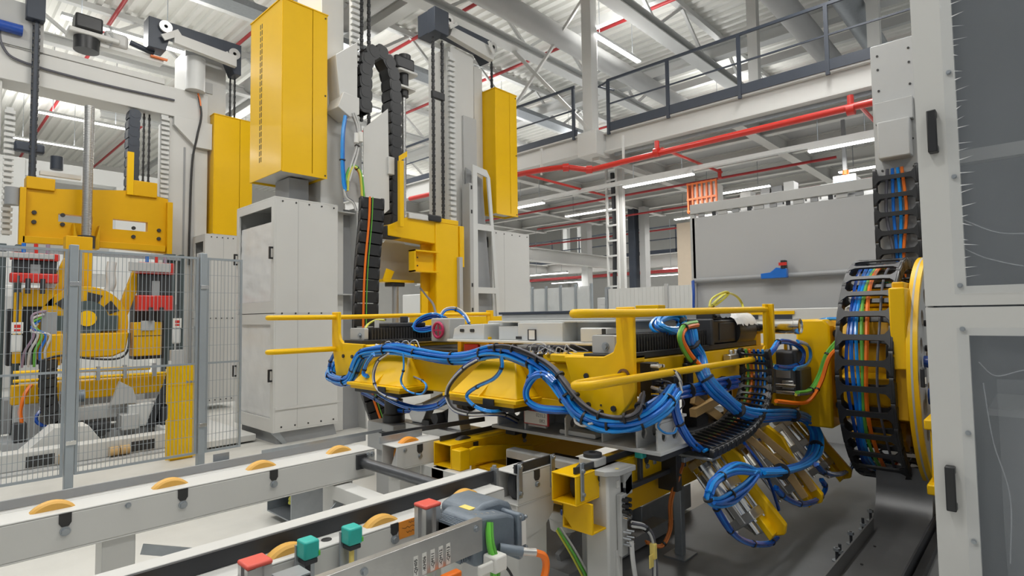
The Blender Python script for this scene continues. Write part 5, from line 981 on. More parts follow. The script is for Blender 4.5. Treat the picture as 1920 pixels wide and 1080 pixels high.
for i, (x, z, l) in enumerate(((.93, 1.35, 'left'), (2.70, 1.38, 'right'))):
    T = thing('warning_bottle', 'white bottle-shaped unit with red print hanging at the %s robot tool' % l, 'bottle', (x, 9.3, z - .2), 'white units with red print')
    part(T, 'body', MB().box(x - .055, x + .055, 9.26, 9.32, z - .20, z + .02), WHITE2, .02); part(T, 'label', MB().box(x - .055, x + .055, 9.25, 9.26, z + .03, z + .17), LABEL); part(T, 'strap', MB().box(x - .012, x + .012, 9.28, 9.30, z + .02, 2.1 if i == 0 else 1.75), DARK); part(T, 'print', MB().box(x - .03, x + .03, 9.247, 9.25, z + .06, z + .085).box(x - .03, x + .03, 9.247, 9.25, z + .10, z + .14), RED)
for i, x in enumerate((1.96, 1.30)):
    solo('hose_sleeve', ('right' if i == 0 else 'left') + ' white fabric hose sleeve above the robot head', 'sleeve', MB().tube([(x, 9.6, 2.35), (x - .02, 9.58, 2.2), (x - .01, 9.56, 2.05), (x - .04, 9.57, 1.95)], .06, 10), WHC, group='white hose sleeves')
# lower conveyor of the left station
T = thing('station_conveyor', 'yellow railed conveyor low behind the fence in the left station', 'conveyor', (1.6, 9.3, 0))
part(T, 'rail', MB().cyl((.9, 9.2, .90), (2.35, 9.2, .86), .028, 12), YEL); part(T, 'rail', MB().cyl((.9, 9.2, .80), (2.6, 9.2, .77), .022, 12), YEL)
part(T, 'beam', MB().box(.9, 2.62, 9.3, 9.45, .50, .74), YEL2, .01)
for x in (1.2, 1.75, 2.05, 2.4): part(T, 'rail_post', MB().box(x - .02, x + .02, 9.17, 9.23, .74, .92), GREYP)
for x in (1.05, 2.2): part(T, 'leg', MB().box(x - .12, x + .12, 9.3, 9.5, 0, .5), LGREY, .01)
part(T, 'pallet', MB().box(1.3, 2.5, 9.1, 9.3, .24, .42), LGREY, .01); part(T, 'panel', MB().prism([(1.85, .42), (2.15, .42), (2.1, .62), (1.95, .72)], 'y', 8.98, 9.05), LGREY); part(T, 'base', MB().box(.8, 2.8, 9.0, 9.7, 0, .08), GREYP)
part(T, 'motor', MB().cyl((1.35, 9.15, .56), (1.6, 9.15, .56), .08, 14), MOTOR); part(T, 'cable', MB().tube([(1.06, 9.1, .75), (1.0, 9.05, .65), (.96, 9.05, .45), (.98, 9.05, .3)], .022, 6), ORA); part(T, 'cable', MB().tube([(1.3, 9.1, .62), (1.1, 9.0, .35), (1.25, 9.0, .2), (1.4, 9.1, .1)], .02, 6), BLUE3)
part(T, 'box', MB().box(2.05, 2.35, 8.95, 9.1, .10, .40), WHITE2, .01)
T = thing('station_chain_loop', 'black cable chain loop low behind the left fence post', 'cable chain', (1.3, 9.0, .1))
LK5 = link_mesh('chain_link', .11, .16, .09, BLACK, True)
chain(T, [(1.20, 8.95, 1.05), (1.20, 8.95, .7), (1.23, 8.95, .45), (1.35, 8.95, .22), (1.55, 8.95, .12), (1.8, 8.95, .1)], .11, (-.7, -.7, 0), LK5)
T = thing('station_chain_loop', 'black cable chain loop low beside the white rack of the left station', 'cable chain', (2.5, 9.0, .1))
chain(T, [(2.58, 8.95, .80), (2.52, 8.95, .6), (2.45, 8.95, .42), (2.38, 8.95, .22), (2.34, 8.95, .1)], .11, (-.7, -.7, 0), LK5)
T = thing('rack_column', 'grey toothed rack column low behind the fence', 'rack', (2.65, 9.0, 0)); part(T, 'column', MB().box(2.56, 2.72, 9.0, 9.1, 0, 1.1), LGREY, .006); rack(T, 2.55, 8.98, .1, .95, .05)
part(T, 'foot', MB().box(2.45, 2.8, 8.9, 9.2, 0, .06), WOOD)
T = thing('floor_beam', 'cream hollow beam with dark square openings lying along the fence', 'beam', (1.4, 7.6, 0))
part(T, 'beam', MB().box(-.2, 2.3, 7.6, 7.8, .02, .20), WHITE, .01)
for x in (.86, 1.77): o_ = part(T, 'opening', MB().box(x, x + .23, 7.592, 7.60, .04, .15), INK)
for x in (.15, 1.12, 1.56, 1.66): part(T, 'roller', MB().cyl((x, 7.58, .08), (x + .09, 7.58, .08), .05, 14), WOOD)
part(T, 'ledge', MB().box(-.2, 2.3, 7.45, 7.6, 0, .02), LGREY)
T = thing('tent_cover', 'cream angled sheet cover on the floor behind the fence', 'cover', (1.2, 8.0, 0))
part(T, 'sheet', MB().prism([(.85, .10), (1.13, .36), (1.44, .34), (1.57, .14)], 'y', 7.95, 8.3), WHITE, .004); part(T, 'foot', MB().box(.84, .92, 7.9, 7.95, 0, .12), DARK)
solo('corner_shelf', 'white low floor deck between the fence and the white cabinet', 'deck', MB().box(2.35, 3.0, 7.2, 9.2, .02, .10), WHITE, .01)
solo('small_coil', 'small tan coil block on the floor beside the yellow guard plate', 'block', MB().box(2.32, 2.48, 7.35, 7.5, 0, .11).cyl((2.36, 7.4, .11), (2.36, 7.4, .15), .03, 10), WOOD, .008)

T = thing('machine_core', 'dark machine core with slate uprights behind the yellow robot head', 'machine', (1.8, 10.0, 0))
for x0, x1 in ((.70, .86), (.95, 1.02), (2.70, 2.84), (2.90, 2.96)): part(T, 'upright', MB().box(x0, x1, 9.85, 10.0, 0, 2.55), DKGRN, .006)
part(T, 'lower_block', MB().box(.85, 2.7, 9.85, 10.15, .08, .52), GREYP, .01); part(T, 'middle_block', MB().box(.9, 1.5, 9.9, 10.2, .95, 1.7), DARK, .01); part(T, 'side_block', MB().box(2.3, 2.70, 9.8, 10.1, .95, 1.9), DARK, .01)
for i, (x, w, h, m) in enumerate(((.9, .12, .22, DARK), (1.15, .1, .15, MOTOR), (1.6, .25, .12, DARK), (1.95, .2, .2, LGREY), (2.4, .15, .25, DARK))): part(T, 'drive_unit', MB().box(x, x + w, 9.0 - .05 * i, 9.15, .09, .09 + h), m, .012)
part(T, 'tool_rail', MB().box(.75, 2.9, 9.8, 9.86, 2.45, 2.52), GALV)
# ================================================================== enclosure at the right picture edge
T = thing('machine_enclosure', 'white machine enclosure with plastic windows filling the right picture edge', 'enclosure', (3.3, -.4, 0))
FX0, YE, YR = 2.82, .355, -1.3
MYZ = lambda x: M(((0, 0, 1, x), (1, 0, 0, 0), (0, 1, 0, 0), (0, 0, 0, 1)))
for (a, b, wz0, wz1, nm) in ((.03, 1.515, .15, 1.405, 'lower'), (1.522, 3.7, 1.597, 3.55, 'upper')):
    d = part(T, 'door', MB().plate(rect(YR, a, YE, b), [rect(-.75, wz0, .222, wz1)], .03, MYZ(FX0 + .015)), WHITE, .002, nm + ' door with plastic window')
    part(d, 'window_sheet', MB().box(FX0 - .006, FX0 - .002, -.78, .258, wz0 - .03, wz1 + .03 if nm == 'lower' else wz1), CLEAR)
    part(d, 'wrinkled_film', film_sheet(FX0 + .05, -.78, .24, wz0 - .02, wz1 + .02, .012, 21 if nm == 'upper' else 8, 16, 26), FILM)
    for z in ((1.43, 1.03, .62, .2) if nm == 'lower' else (1.60, 2.03, 2.45, 2.9)): bolt_at(d, (FX0 - .006, .240, z), (-1, 0, 0), s=.62)
    inst(d, 'handle', MB().box(-.012, 0, -.016, .016, -.085, -.06).box(-.012, 0, -.016, .016, .06, .085).prism([(-.016, -.085), (.016, -.085), (.016, .085), (-.016, .085)], 'x', -.042, -.024).prism(rect(-.016, -.085, .016, -.055), 'x', -.03, 0).prism(rect(-.016, .055, .016, .085), 'x', -.03, 0).mesh('handle', m=BLACK), at((FX0, .300, .812 if nm == 'lower' else 2.22)), .004)
rnd = random.Random(2); fr = MB()
for i in range(46):
    z = 1.62 + i * .042 + rnd.uniform(-.012, .012); L = rnd.uniform(.015, .05); w = rnd.uniform(.002, .006)
    y0 = .222; fr.add([(FX0 - .007, y0, z), (FX0 - .008 - rnd.uniform(0, .01), y0 - L, z + rnd.uniform(-.012, .012)), (FX0 - .007, y0, z + w)], [(0, 1, 2)])
part(T, 'torn_film_edge', fr, mat('film_shred', (.85, .86, .87), .2, alpha=.8), kind='stuff')
part(T, 'side_wall', MB().box(FX0 + .03, 3.85, YE - .02, YE, .03, 3.7), WHITE, .003); INNER = mat('inner_slate', (.16, .175, .195), .5, var=.1)
part(T, 'back_wall', MB().box(3.83, 3.85, YR, YE - .02, .03, 3.7), INNER); part(T, 'inner_lining', MB().box(FX0 + .06, 3.83, YE - .03, YE - .02, .06, 3.7), INNER); part(T, 'floor_pan', MB().box(FX0 + .03, 3.85, YR, YE - .02, .03, .06), GREYP); part(T, 'roof', MB().box(FX0, 3.85, YR, YE, 3.7, 3.72), WHITE)
part(T, 'inner_frame', MB().box(3.4, 3.46, -.2, -.14, .06, 3.6), LGREY); part(T, 'inner_frame', MB().box(3.4, 3.46, -1.2, .3, 2.2, 2.26), LGREY); part(T, 'inner_shelf', MB().box(3.2, 3.8, -1.2, .2, 1.05, 1.08), GREYP)
part(T, 'foot', MB().box(FX0 + .05, 3.8, YR, YE - .05, 0, .03), GREYP)
for i, (pts) in enumerate((((.22, 1.86), (.12, 1.80), (0, 1.79), (-.2, 1.82)), ((.23, 1.75), (.15, 1.70), (.02, 1.66), (-.15, 1.66)), ((.20, 1.30), (.15, 1.25), (.05, 1.28), (-.1, 1.27)), ((.19, 1.22), (.17, 1.0), (.13, .8), (.14, .55)))):
    part(T, 'film_crease', MB().tube([(FX0 + .045, y, z) for y, z in pts], .0022, 6), mat('film_fold', (.6, .64, .68), .1, alpha=.3))
part(T, 'film_drape', film_sheet(3.05, -.9, .16, .1, 1.22, .035, 33, 8, 10), mat('hazy_film', (.6, .63, .66), .15, alpha=.22))
solo('floor_edge', 'black rubber edge strip on the floor beside the enclosure', 'strip', MB().box(2.9, 5.4, .56, .60, .004, .05), BLACK)
# ================================================================== grey partition behind the platform
T = thing('grey_partition', 'large grey partition wall with horizontal pipe behind the platform', 'partition', (8.0, 2.6, 0))
part(T, 'upper_panel', MB().box(8.0, 8.03, 1.30, 3.80, 2.03, 2.94), PANEL, .004); part(T, 'lower_panel', MB().box(8.02, 8.05, 1.30, 3.76, .30, 1.97), PANEL, .004)
part(T, 'top_beam', MB().box(7.98, 8.06, 1.25, 3.82, 3.00, 3.14), LGREY, .006); part(T, 'edge_post', MB().box(7.98, 8.06, 1.25, 1.32, 0, 3.3), LGREY, .004); part(T, 'edge_post', MB().box(8.0, 8.06, 3.76, 3.83, 0, 3.0), LGREY)
for i in range(14): part(T, 'clip', MB().box(8.0, 8.03, 1.4 + .17 * i, 1.4 + .17 * i + .05 + .04 * (i % 3), 2.945, 2.995), (DARK, GREYP, LGREY)[i % 3])
part(T, 'pipe', MB().cyl((7.96, 1.3, 2.0), (7.96, 3.78, 2.0), .035, 14), GREYP)
T = thing('pipe_clamp', 'small blue clamp tool with red flag on the partition pipe', 'clamp', (7.95, 2.58, 1.97))
part(T, 'body', MB().prism([(2.78, 1.97), (2.45, 1.97), (2.45, 2.09), (2.58, 2.11), (2.66, 2.05), (2.78, 2.04)], 'x', 7.86, 7.93), BLUE, .006); part(T, 'head', MB().box(7.85, 7.94, 2.46, 2.52, 2.09, 2.20), BLACK, .006); part(T, 'flag', MB().box(7.84, 7.85, 2.44, 2.54, 2.13, 2.17), RED)
bundle('blue_rope', 'dark blue hose hanging at the left edge of the grey partition', 'hose', [(7.93, 3.78, 2.0), (7.9, 3.76, 1.8), (7.91, 3.77, 1.6), (7.88, 3.74, 1.4)], 2, .02, .018, [BLUE3, BLUE], 0, seed=2)
T = thing('white_shelf_unit', 'white machine frame with dark windows low behind the boom', 'frame', (7.4, 2.0, 0))
part(T, 'body', MB().box(7.3, 7.5, 1.25, 3.4, .3, 1.56), WHITE2, .01)
for y in (2.75, 2.35): part(T, 'window', MB().box(7.29, 7.30, y - .12, y + .12, 1.38, 1.48), NAVY)
part(T, 'white_canister', MB().cyl((7.25, 1.55, 1.56), (7.25, 1.55, 1.76), .11, 18), WHITE2); part(T, 'canister_lid', MB().cyl((7.25, 1.55, 1.76), (7.25, 1.55, 1.79), .125, 18), WHITE2); part(T, 'foot', MB().box(7.35, 7.45, 1.3, 3.3, 0, .3), GREYP); part(T, 'yellow_edge', MB().box(7.28, 7.3, 2.2, 3.3, 1.49, 1.53), YEL)
# upper level stock behind the partition
T = thing('orange_rack', 'orange wire rack with white load standing high behind the partition', 'rack', (11.6, 5.3, 0))
for i in range(7): part(T, 'upright', MB().box(11.58, 11.62, 4.93 + .105 * i, 4.965 + .105 * i, 3.7, 4.36), ORANGE)
for z in (3.72, 3.98, 4.31): part(T, 'crossbar', MB().box(11.57, 11.58, 4.93, 5.6, z, z + .04), ORANGE)
part(T, 'side_panel', MB().box(11.6, 12.0, 5.56, 5.60, 3.7, 4.36), ORANGE); part(T, 'load', MB().box(11.64, 12.0, 4.97, 5.52, 3.76, 4.28), LABEL); part(T, 'leg', MB().box(11.7, 11.8, 5.0, 5.1, 0, 3.7), LGREY); part(T, 'leg', MB().box(11.7, 11.8, 5.4, 5.5, 0, 3.7), LGREY)
rnd = random.Random(9)
T = thing('storage_shelf', 'grey storage shelf behind the top of the partition', 'shelf', (11.8, 3.2, 0)); part(T, 'board', MB().box(11.5, 12.2, 1.4, 4.8, 3.54, 3.60), LGREY)
for y in (1.5, 3.1, 4.8): part(T, 'leg', MB().box(11.6, 11.7, y - .05, y + .05, 0, 3.54), LGREY)
y = 1.55
for i in range(14):
    w = rnd.uniform(.12, .26); h = rnd.uniform(.14, .48); m = (WHITE2, WHITE, LGREY, WHITE2, GREYP, PANEL)[i % 6]
    solo('white_carton', '%s pale carton on the storage shelf, counted from the right' % ('first', 'second', 'third', 'fourth', 'fifth', 'sixth', 'seventh', 'eighth', 'ninth', 'tenth', 'eleventh', 'twelfth', 'thirteenth', 'fourteenth')[i], 'carton', MB().box(11.62, 11.9, y, y + w, 3.60, 3.60 + h), m, .006, 'cartons on the storage shelf'); y += w + .03
T = thing('wall_screen', 'glowing blue-white monitor with orange lamp above the partition', 'screen', (11.3, 2.5, 3.6)); part(T, 'case', MB().box(11.3, 11.36, 2.32, 2.68, 3.70, 3.94), LABEL, .006); part(T, 'display', MB().box(11.29, 11.30, 2.335, 2.665, 3.715, 3.925), SCREEN); part(T, 'beacon', MB().cyl((11.33, 2.48, 3.94), (11.33, 2.48, 4.02), .05, 12), ORANGE); part(T, 'post', MB().box(11.36, 11.42, 2.47, 2.53, 3.60, 4.95), GREYP)
# ladder tower and hall columns
T = thing('cable_ladder', 'white vertical cable ladder tower in the middle background', 'ladder', (11.0, 7.15, 0))
for y in (7.02, 7.30): part(T, 'rail', MB().box(11.0, 11.06, y - .02, y + .02, 0, 4.9), WHITE)
for i in range(13): part(T, 'rung', MB().box(11.0, 11.04, 7.04, 7.28, .4 + .35 * i, .44 + .35 * i), WHITE2)
part(T, 'column', MB().box(11.1, 11.2, 6.92, 7.04, 0, 4.95), WHITE, .006); part(T, 'cables', MB().tube([(11.08, 7.16, .2), (11.09, 7.18, 2), (11.08, 7.14, 3.5), (11.08, 7.17, 4.8)], .05, 8), DARK)
solo('hall_column', 'dark steel hall column with pale flange behind the ladder tower', 'column', MB().box(16.0, 16.2, 9.6, 9.8, 0, 5.0).box(15.95, 16.25, 9.55, 9.6, 0, 5.0), NAVY, group='hall columns'); solo('hall_column', 'pale grey hall column right beside the dark one', 'column', MB().box(16.1, 16.4, 9.25, 9.45, 0, 5.0), LGREY, group='hall columns')
solo('beige_cabinet', 'tall beige cabinet left of the grey partition', 'cabinet', MB().box(15.5, 16, 7.35, 7.85, 0, 4.2), BEIGE, .01)
for i, (x, y) in enumerate(((17.5, 12.5), (22, 9), (22, 16), (14, 16.8), (26, 20), (19.5, 20))):
    solo('hall_column', 'white hall column standing far back, the %s one of six' % ORD[i], 'column', MB().box(x, x + .3, y, y + .3, 0, 9.3), WHITE2, group='hall columns')
# second mezzanine level far back
T = thing('far_mezzanine', 'far white mezzanine level with dark railing in the background', 'mezzanine', (20, 14, 3.7))
part(T, 'edge_beam', ibeam_y(MB(), 4, 26, 19.8, 3.35, 3.85, .3, .04), WHITE); part(T, 'deck', MB().box(20, 28, 4, 26, 3.7, 3.8), WHITE2); part(T, 'toe_board', MB().box(19.7, 19.72, 4, 26, 3.85, 4.0), NAVY)
part(T, 'handrail', MB().box(19.7, 19.74, 4, 26, 4.85, 4.9), NAVY); part(T, 'mid_rail', MB().box(19.7, 19.74, 4, 26, 4.38, 4.42), NAVY)
for i in range(15): part(T, 'rail_post', MB().box(19.7, 19.74, 4 + 1.5 * i, 4.04 + 1.5 * i, 3.85, 4.88), NAVY)
for y in (8, 13, 18, 24): part(T, 'post', MB().box(20.2, 20.5, y, y + .3, 0, 3.7), WHITE)
part(T, 'cross_beam', ibeam_x(MB(), 14, 20, 12.4, 3.35, 3.8, .3, .04), WHITE); part(T, 'cross_beam', ibeam_x(MB(), 12, 20, 16.4, 3.35, 3.8, .3, .04), WHITE)
for i, (x, y, z, L) in enumerate(((19.2, 5, 3.1, 16), (18, 8, 3.05, 10))): solo('sprinkler_pipe', 'dull red sprinkler pipe below the far mezzanine, %s one' % ('back', 'front')[i], 'pipe', MB().cyl((x, y, z), (x, y + L, z), .035, 8), REDD, group='pipes of the far mezzanine')
for i, (x, y) in enumerate(((17, 14), (18.5, 9), (21.5, 11.5), (23, 7.5), (22, 17))): lamp((x, y, 3.15), 1.8, 'y', 'far strip lamp under the far mezzanine, the %s one from the front left' % ORD[i], 60, 'lamps of the far mezzanine', 3.7 if x > 20 else 4.9)
# pale enclosures in the middle background
T = thing('glazed_partition', 'row of pale glazed partition panels in the middle background', 'partition', (10.5, 8.2, 0))
for i in range(7):
    y = 9.6 - .42 * i; part(T, 'post', MB().box(10.0, 10.05, y - .025, y + .025, 0, 2.2), FENCE)
    if i < 6: part(T, 'pane', MB().box(10.02, 10.03, y - .395, y - .025, .1, 2.15), mat('pale_pane', (.62, .65, .66), .25, alpha=.55)); part(T, 'rail', MB().box(10.0, 10.04, y - .395, y - .025, 1.45 + .1 * (i % 2), 1.49 + .1 * (i % 2)), WHITE2)
for i, (x, y, w, d, h, m) in enumerate(((12.5, 9.8, 1.2, 1.2, 2.3, WHITE2), (13, 8.0, 1.0, 1.0, 2.0, LGREY), (15, 12.3, 1.5, 1.5, 2.4, WHITE), (14.2, 6.3, 1.2, 1.0, 1.9, WHITE2), (17.5, 14.5, 2, 2, 2.5, WHITE), (18.5, 5.2, 1.4, 2, 2.2, WHITE2))):
    T = thing('machine_cabinet', ('white machine cabinet behind the glazed partition', 'grey machine cabinet right behind the ladder tower', 'white machine cabinet far behind the glazed partition', 'white machine cabinet behind the corrugated panel', 'large white machine housing at the far back', 'white machine housing far behind the grey partition')[i], 'cabinet', (x + w / 2, y + d / 2, 0), 'background machine cabinets')
    part(T, 'body', MB().box(x, x + w, y, y + d, 0, h), m, .02); part(T, 'door', MB().box(x - .02, x, y + .1, y + d - .1, .2, h - .2), m, .01); part(T, 'window', MB().box(x - .03, x - .02, y + .3, y + d - .35, h * .55, h * .8), GREYP)
T = thing('corrugated_partition', 'low white corrugated panel wall behind the right handrail', 'panel', (9.3, 5.2, 0))
for i in range(22): part(T, 'corrugation', MB().box(9.3, 9.325 + .012 * (i % 2), 4.35 + .083 * i, 4.43 + .083 * i, .2, 2.02), WHITE2)
part(T, 'post', MB().box(9.28, 9.36, 4.25, 4.33, 0, 2.06), GALV); part(T, 'post', MB().box(9.28, 9.36, 6.18, 6.24, 0, 2.06), GALV); part(T, 'post', MB().box(9.25, 9.30, 4.9, 4.96, 0, 2.06), LGREY)
# strip of clutter seen through the left station and between the columns
for i, (x, y, w, d, h, l) in enumerate(((5.2, 12.5, 1.6, 1, 2.2, 'white machine housing behind the yellow carriage'), (6.8, 15, 2, 1.5, 2.4, 'white machine housing behind the right lift column'), (1.0, 15.5, 2.2, 1.2, 2.3, 'white machine housing at the back of the left station'), (8.6, 10.6, 1, 1.3, 2.1, 'white machine housing behind the right white cabinet'))):
    T = thing('machine_cabinet', l, 'cabinet', (x + w / 2, y + d / 2, 0), 'background machine cabinets'); part(T, 'body', MB().box(x, x + w, y, y + d, 0, h), WHITE2, .02); part(T, 'window', MB().box(x + .2, x + w - .3, y - .02, y, h * .5, h * .8), CLEAR); part(T, 'door', MB().box(x + .1, x + w * .5, y - .03, y - .02, .2, h * .9), LGREY, .01)
solo('far_portal', 'white portal of a further lift station behind the left one', 'portal', MB().box(1.8, 4.6, 17.4, 17.8, 5.0, 5.4).box(3.6, 4.4, 17.35, 18.0, 0, 5.0).box(1.2, 1.8, 17.35, 18, 0, 5.4), WHITE2, .01)
solo('far_screen', 'pale far mezzanine facade behind the left station', 'facade', MB().box(-2, 14, 24, 24.4, 3.2, 3.8).box(-2, 14, 24.1, 24.2, 3.8, 4.0), WHITE2)
# ================================================================== hoses and cables on the platform
X0 = 2.50
def wp(lst, **k): return [W(a, b, **k) for a, b in lst]
main_path = [W(650, 672, x=2.80), W(624, 690, x=2.66), W(621, 706, x=2.54), W(640, 714, x=2.46), W(658, 708, x=2.45), W(668, 685, x=2.46), W(680, 664, x=2.48), W(710, 657, x=2.52), W(745, 655, x=2.53), W(790, 664, x=2.52), W(840, 671, x=2.52), W(880, 670, x=2.52), W(920, 660, x=2.52), W(955, 662, x=2.51), W(990, 676, x=2.50), W(1020, 692, x=2.49), W(1042, 715, x=2.47), W(1062, 745, x=2.46), W(1085, 775, x=2.46), W(1120, 792, x=2.47), W(1160, 797, x=2.48), W(1200, 790, x=2.52), W(1240, 765, x=2.62), W(1262, 735, x=2.8)]
bundle('main_hose_bundle', 'thick bundle of blue pneumatic hoses draped along the platform front beam', 'hose', main_path, 16, .034, .0105, [BLUE2, BLUE, BLUE2, BLUE2, BLUE], 17, seed=1, twist=.004)
grey_path = [W(918, 654, x=2.50), W(940, 651, x=2.49), W(970, 656, x=2.48), W(1010, 672, x=2.46), W(1040, 693, x=2.45), W(1062, 722, x=2.44), W(1090, 757, x=2.44), W(1125, 778, x=2.45), W(1165, 785, x=2.46), W(1195, 775, x=2.50), W(1205, 740, x=2.6)]
bundle('grey_cable_bundle', 'bundle of dark grey sensor cables lying on top of the blue hoses', 'cable', grey_path, 9, .022, .0065, [GRC, GRC, INK, GRC], 8, sub='cable', seed=2, twist=.004)
def hose(label, pts, n, R, r, mats, ties=2, seed=0, nm='hose_bundle', cat='hose', sub='hose', **k): return bundle(nm, label, cat, pts, n, R, r, mats, ties, sub=sub, seed=seed, **k)
hose('curl of blue hoses hanging at the left end plate', wp([(630, 712), (617, 692), (624, 668), (640, 652)], x=2.60), 3, .014, .009, [BLUE3, GRC, BLUE], 1, 3)
hose('short blue loop under the left end of the main bundle', wp([(700, 664), (688, 680), (682, 700), (690, 706)], x=2.42), 3, .014, .009, [BLUE2, BLUE], 1, 4)
hose('dark looped cables with white tags over the left bracket', wp([(728, 662), (708, 678), (700, 705), (706, 728), (722, 742), (745, 750)], x=2.36), 4, .010, .006, [GRC, BLUE3, WHC, INK], 3, 5)
hose('thin blue cable loop hanging over the left bracket', wp([(756, 662), (757, 690), (752, 715), (765, 733), (790, 739), (800, 725)], x=2.36) + [W(792, 714, x=2.42), W(775, 706, x=2.56)], 2, .006, .006, [BLUE2, GRC], 3, 6)
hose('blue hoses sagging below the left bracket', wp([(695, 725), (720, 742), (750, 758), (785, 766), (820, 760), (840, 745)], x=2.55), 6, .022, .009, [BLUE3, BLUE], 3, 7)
hose('black and white cable loop left of the centre bracket', wp([(895, 674), (870, 690), (845, 718), (838, 742), (850, 766), (880, 776), (915, 776)], x=2.32) + [W(945, 778, x=2.55), W(970, 790, x=2.8)], 5, .014, .0065, [BLUE, GRC, INK, WHC, BLUE3], 4, 8)
hose('blue cable pair running down the centre bracket', wp([(940, 668), (940, 690), (925, 710), (895, 725), (875, 742), (890, 762), (920, 772)], x=2.31) + [W(950, 768, x=2.5), W(985, 762, x=2.75)], 4, .010, .0062, [BLUE2, GRC, INK], 4, 9)
hose('large blue hose loop on the beam right of the centre bracket', wp([(1040, 716), (1022, 702), (1000, 708), (986, 730), (990, 752), (1012, 765), (1045, 769)], x=2.42) + [W(1075, 772, x=2.50), W(1100, 790, x=2.62)], 6, .020, .0095, [BLUE2, BLUE, BLUE], 3, 10)
hose('short blue link hoses behind the large hose loop', wp([(994, 686), (996, 700), (990, 715), (988, 735)], x=2.45), 3, .012, .009, [BLUE2], 1, 11)
hose('fan of thin blue hoses behind the lower clamp', wp([(905, 770), (940, 772), (985, 758), (1010, 748)], x=2.62), 3, .014, .008, [BLUE3, BLUE], 1, 12)
hose('blue hoses from the cable chain to the support foot', wp([(680, 735), (705, 748), (735, 765), (760, 770), (790, 768)], x=2.75), 4, .018, .01, [BLUE3, BLUE], 2, 13)
# plugs and looped white leads on the beam top
T = thing('plug_cluster', 'cluster of looped grey leads with metal plugs on the beam top', 'plugs', W(1010, 665, x=2.6))
rnd = random.Random(5)
for i in range(11):
    a = W(985 + 8 * i, 668 - rnd.uniform(0, 6), x=2.60); b = a + V((0, -rnd.uniform(.03, .10), rnd.uniform(.02, .07)))
    part(T, 'lead', MB().tube([a, a + V((0, -.02, .05)), b, b + V((0, -.05, -.02)), a + V((0, -.07, .01))], .0035, 5), WHC if i % 2 else GRC)
    if i % 2: part(T, 'plug', MB().cyl(a, a + V((-.01, -.035, .012)), .010, 8), CHROME)
T = thing('plug_cluster', 'cluster of black and white plugs beside the left bellows', 'plugs', W(740, 652, x=2.55))
for i in range(8):
    a = W(712 + 8 * i, 655 - rnd.uniform(0, 5), x=2.54); part(T, 'lead', MB().tube([a, a + V((0, -.02, .04)), a + V((0, -.08, .05)), a + V((0, -.12, .0))], .004, 5), WHC if i % 2 else INK)
    part(T, 'plug', MB().cyl(a, a + V((0, .05, .012)), .012, 8), WHC if i % 3 == 0 else GRC)
# coils
def coil(label, c, u, v, a, b, n, m, seed, r=.009):
    rnd = random.Random(seed); T = thing('hose_coil', label, 'hose coil', c, 'coiled blue hoses'); c, u, v = V(c), V(u).normalized(), V(v).normalized(); w = u.cross(v)
    for i in range(n):
        da, db, dw, ph = rnd.uniform(-.03, .03), rnd.uniform(-.02, .02), rnd.uniform(-.04, .04), rnd.uniform(-.3, .3)
        part(T, 'loop', MB().tube([c + u * ((a + da) * math.cos(t)) + v * ((b + db) * math.sin(t + ph * .2)) + w * (dw + .012 * math.sin(2 * t + ph)) for t in [2 * math.pi * j / 10 for j in range(10)]], r, 6, 4, True), m[i % len(m)])
    part(T, 'cable_tie', MB().cyl(c + u * a * .98 - v * .012, c + u * a * .98 + v * .012, .035, 10), BLACK)
    return T
coil('coil of blue hoses lying on the left linear axis', W(803, 606, y=4.05), (.7, -.7, .25), (.1, .1, 1), .15, .06, 9, [BLUE, BLUE2, BLUE3], 1)
coil('big coil of blue hoses beside the black servo motor', W(1258, 607, y=1.72), (1, .05, .10), (-.1, .5, .85), .155, .055, 15, [BLUE2, BLUE, BLUE2], 2, .010)
hose('light blue hoses rising from the left hose coil', [W(822, 600, y=4.05), W(835, 582, y=4.05), W(855, 580, y=4.0), W(872, 592, y=3.9), W(880, 606, y=3.8)], 3, .02, .008, [BLUE2, WHC, BLUE], 1, 14)
hose('thin dark cable rising to the yellow carriage', [W(818, 592, y=4.1), W(812, 570, y=4.6), W(800, 555, y=5.4), W(788, 540, y=6.6)], 1, 0, .012, [GRC], 0, 15)
hose('pale yellow cable loop behind the left bellows', [W(683, 618, y=4.3), W(690, 608, y=4.4), W(705, 600, y=4.4), W(722, 600, y=4.3)], 2, .01, .01, [YCAB, GRC], 0, 16)
hose('pale yellow cable coil above the servo motor', [W(1330, 575, y=2.2), W(1335, 560, y=2.2), W(1358, 548, y=2.2), W(1365, 552, y=2.2), W(1345, 570, y=2.2), W(1335, 573, y=2.2), W(1360, 551, y=2.25), W(1380, 555, y=2.3), W(1392, 572, y=2.3), W(1393, 598, y=2.2)], 2, .010, .009, [YCAB, YCAB], 1, 17)
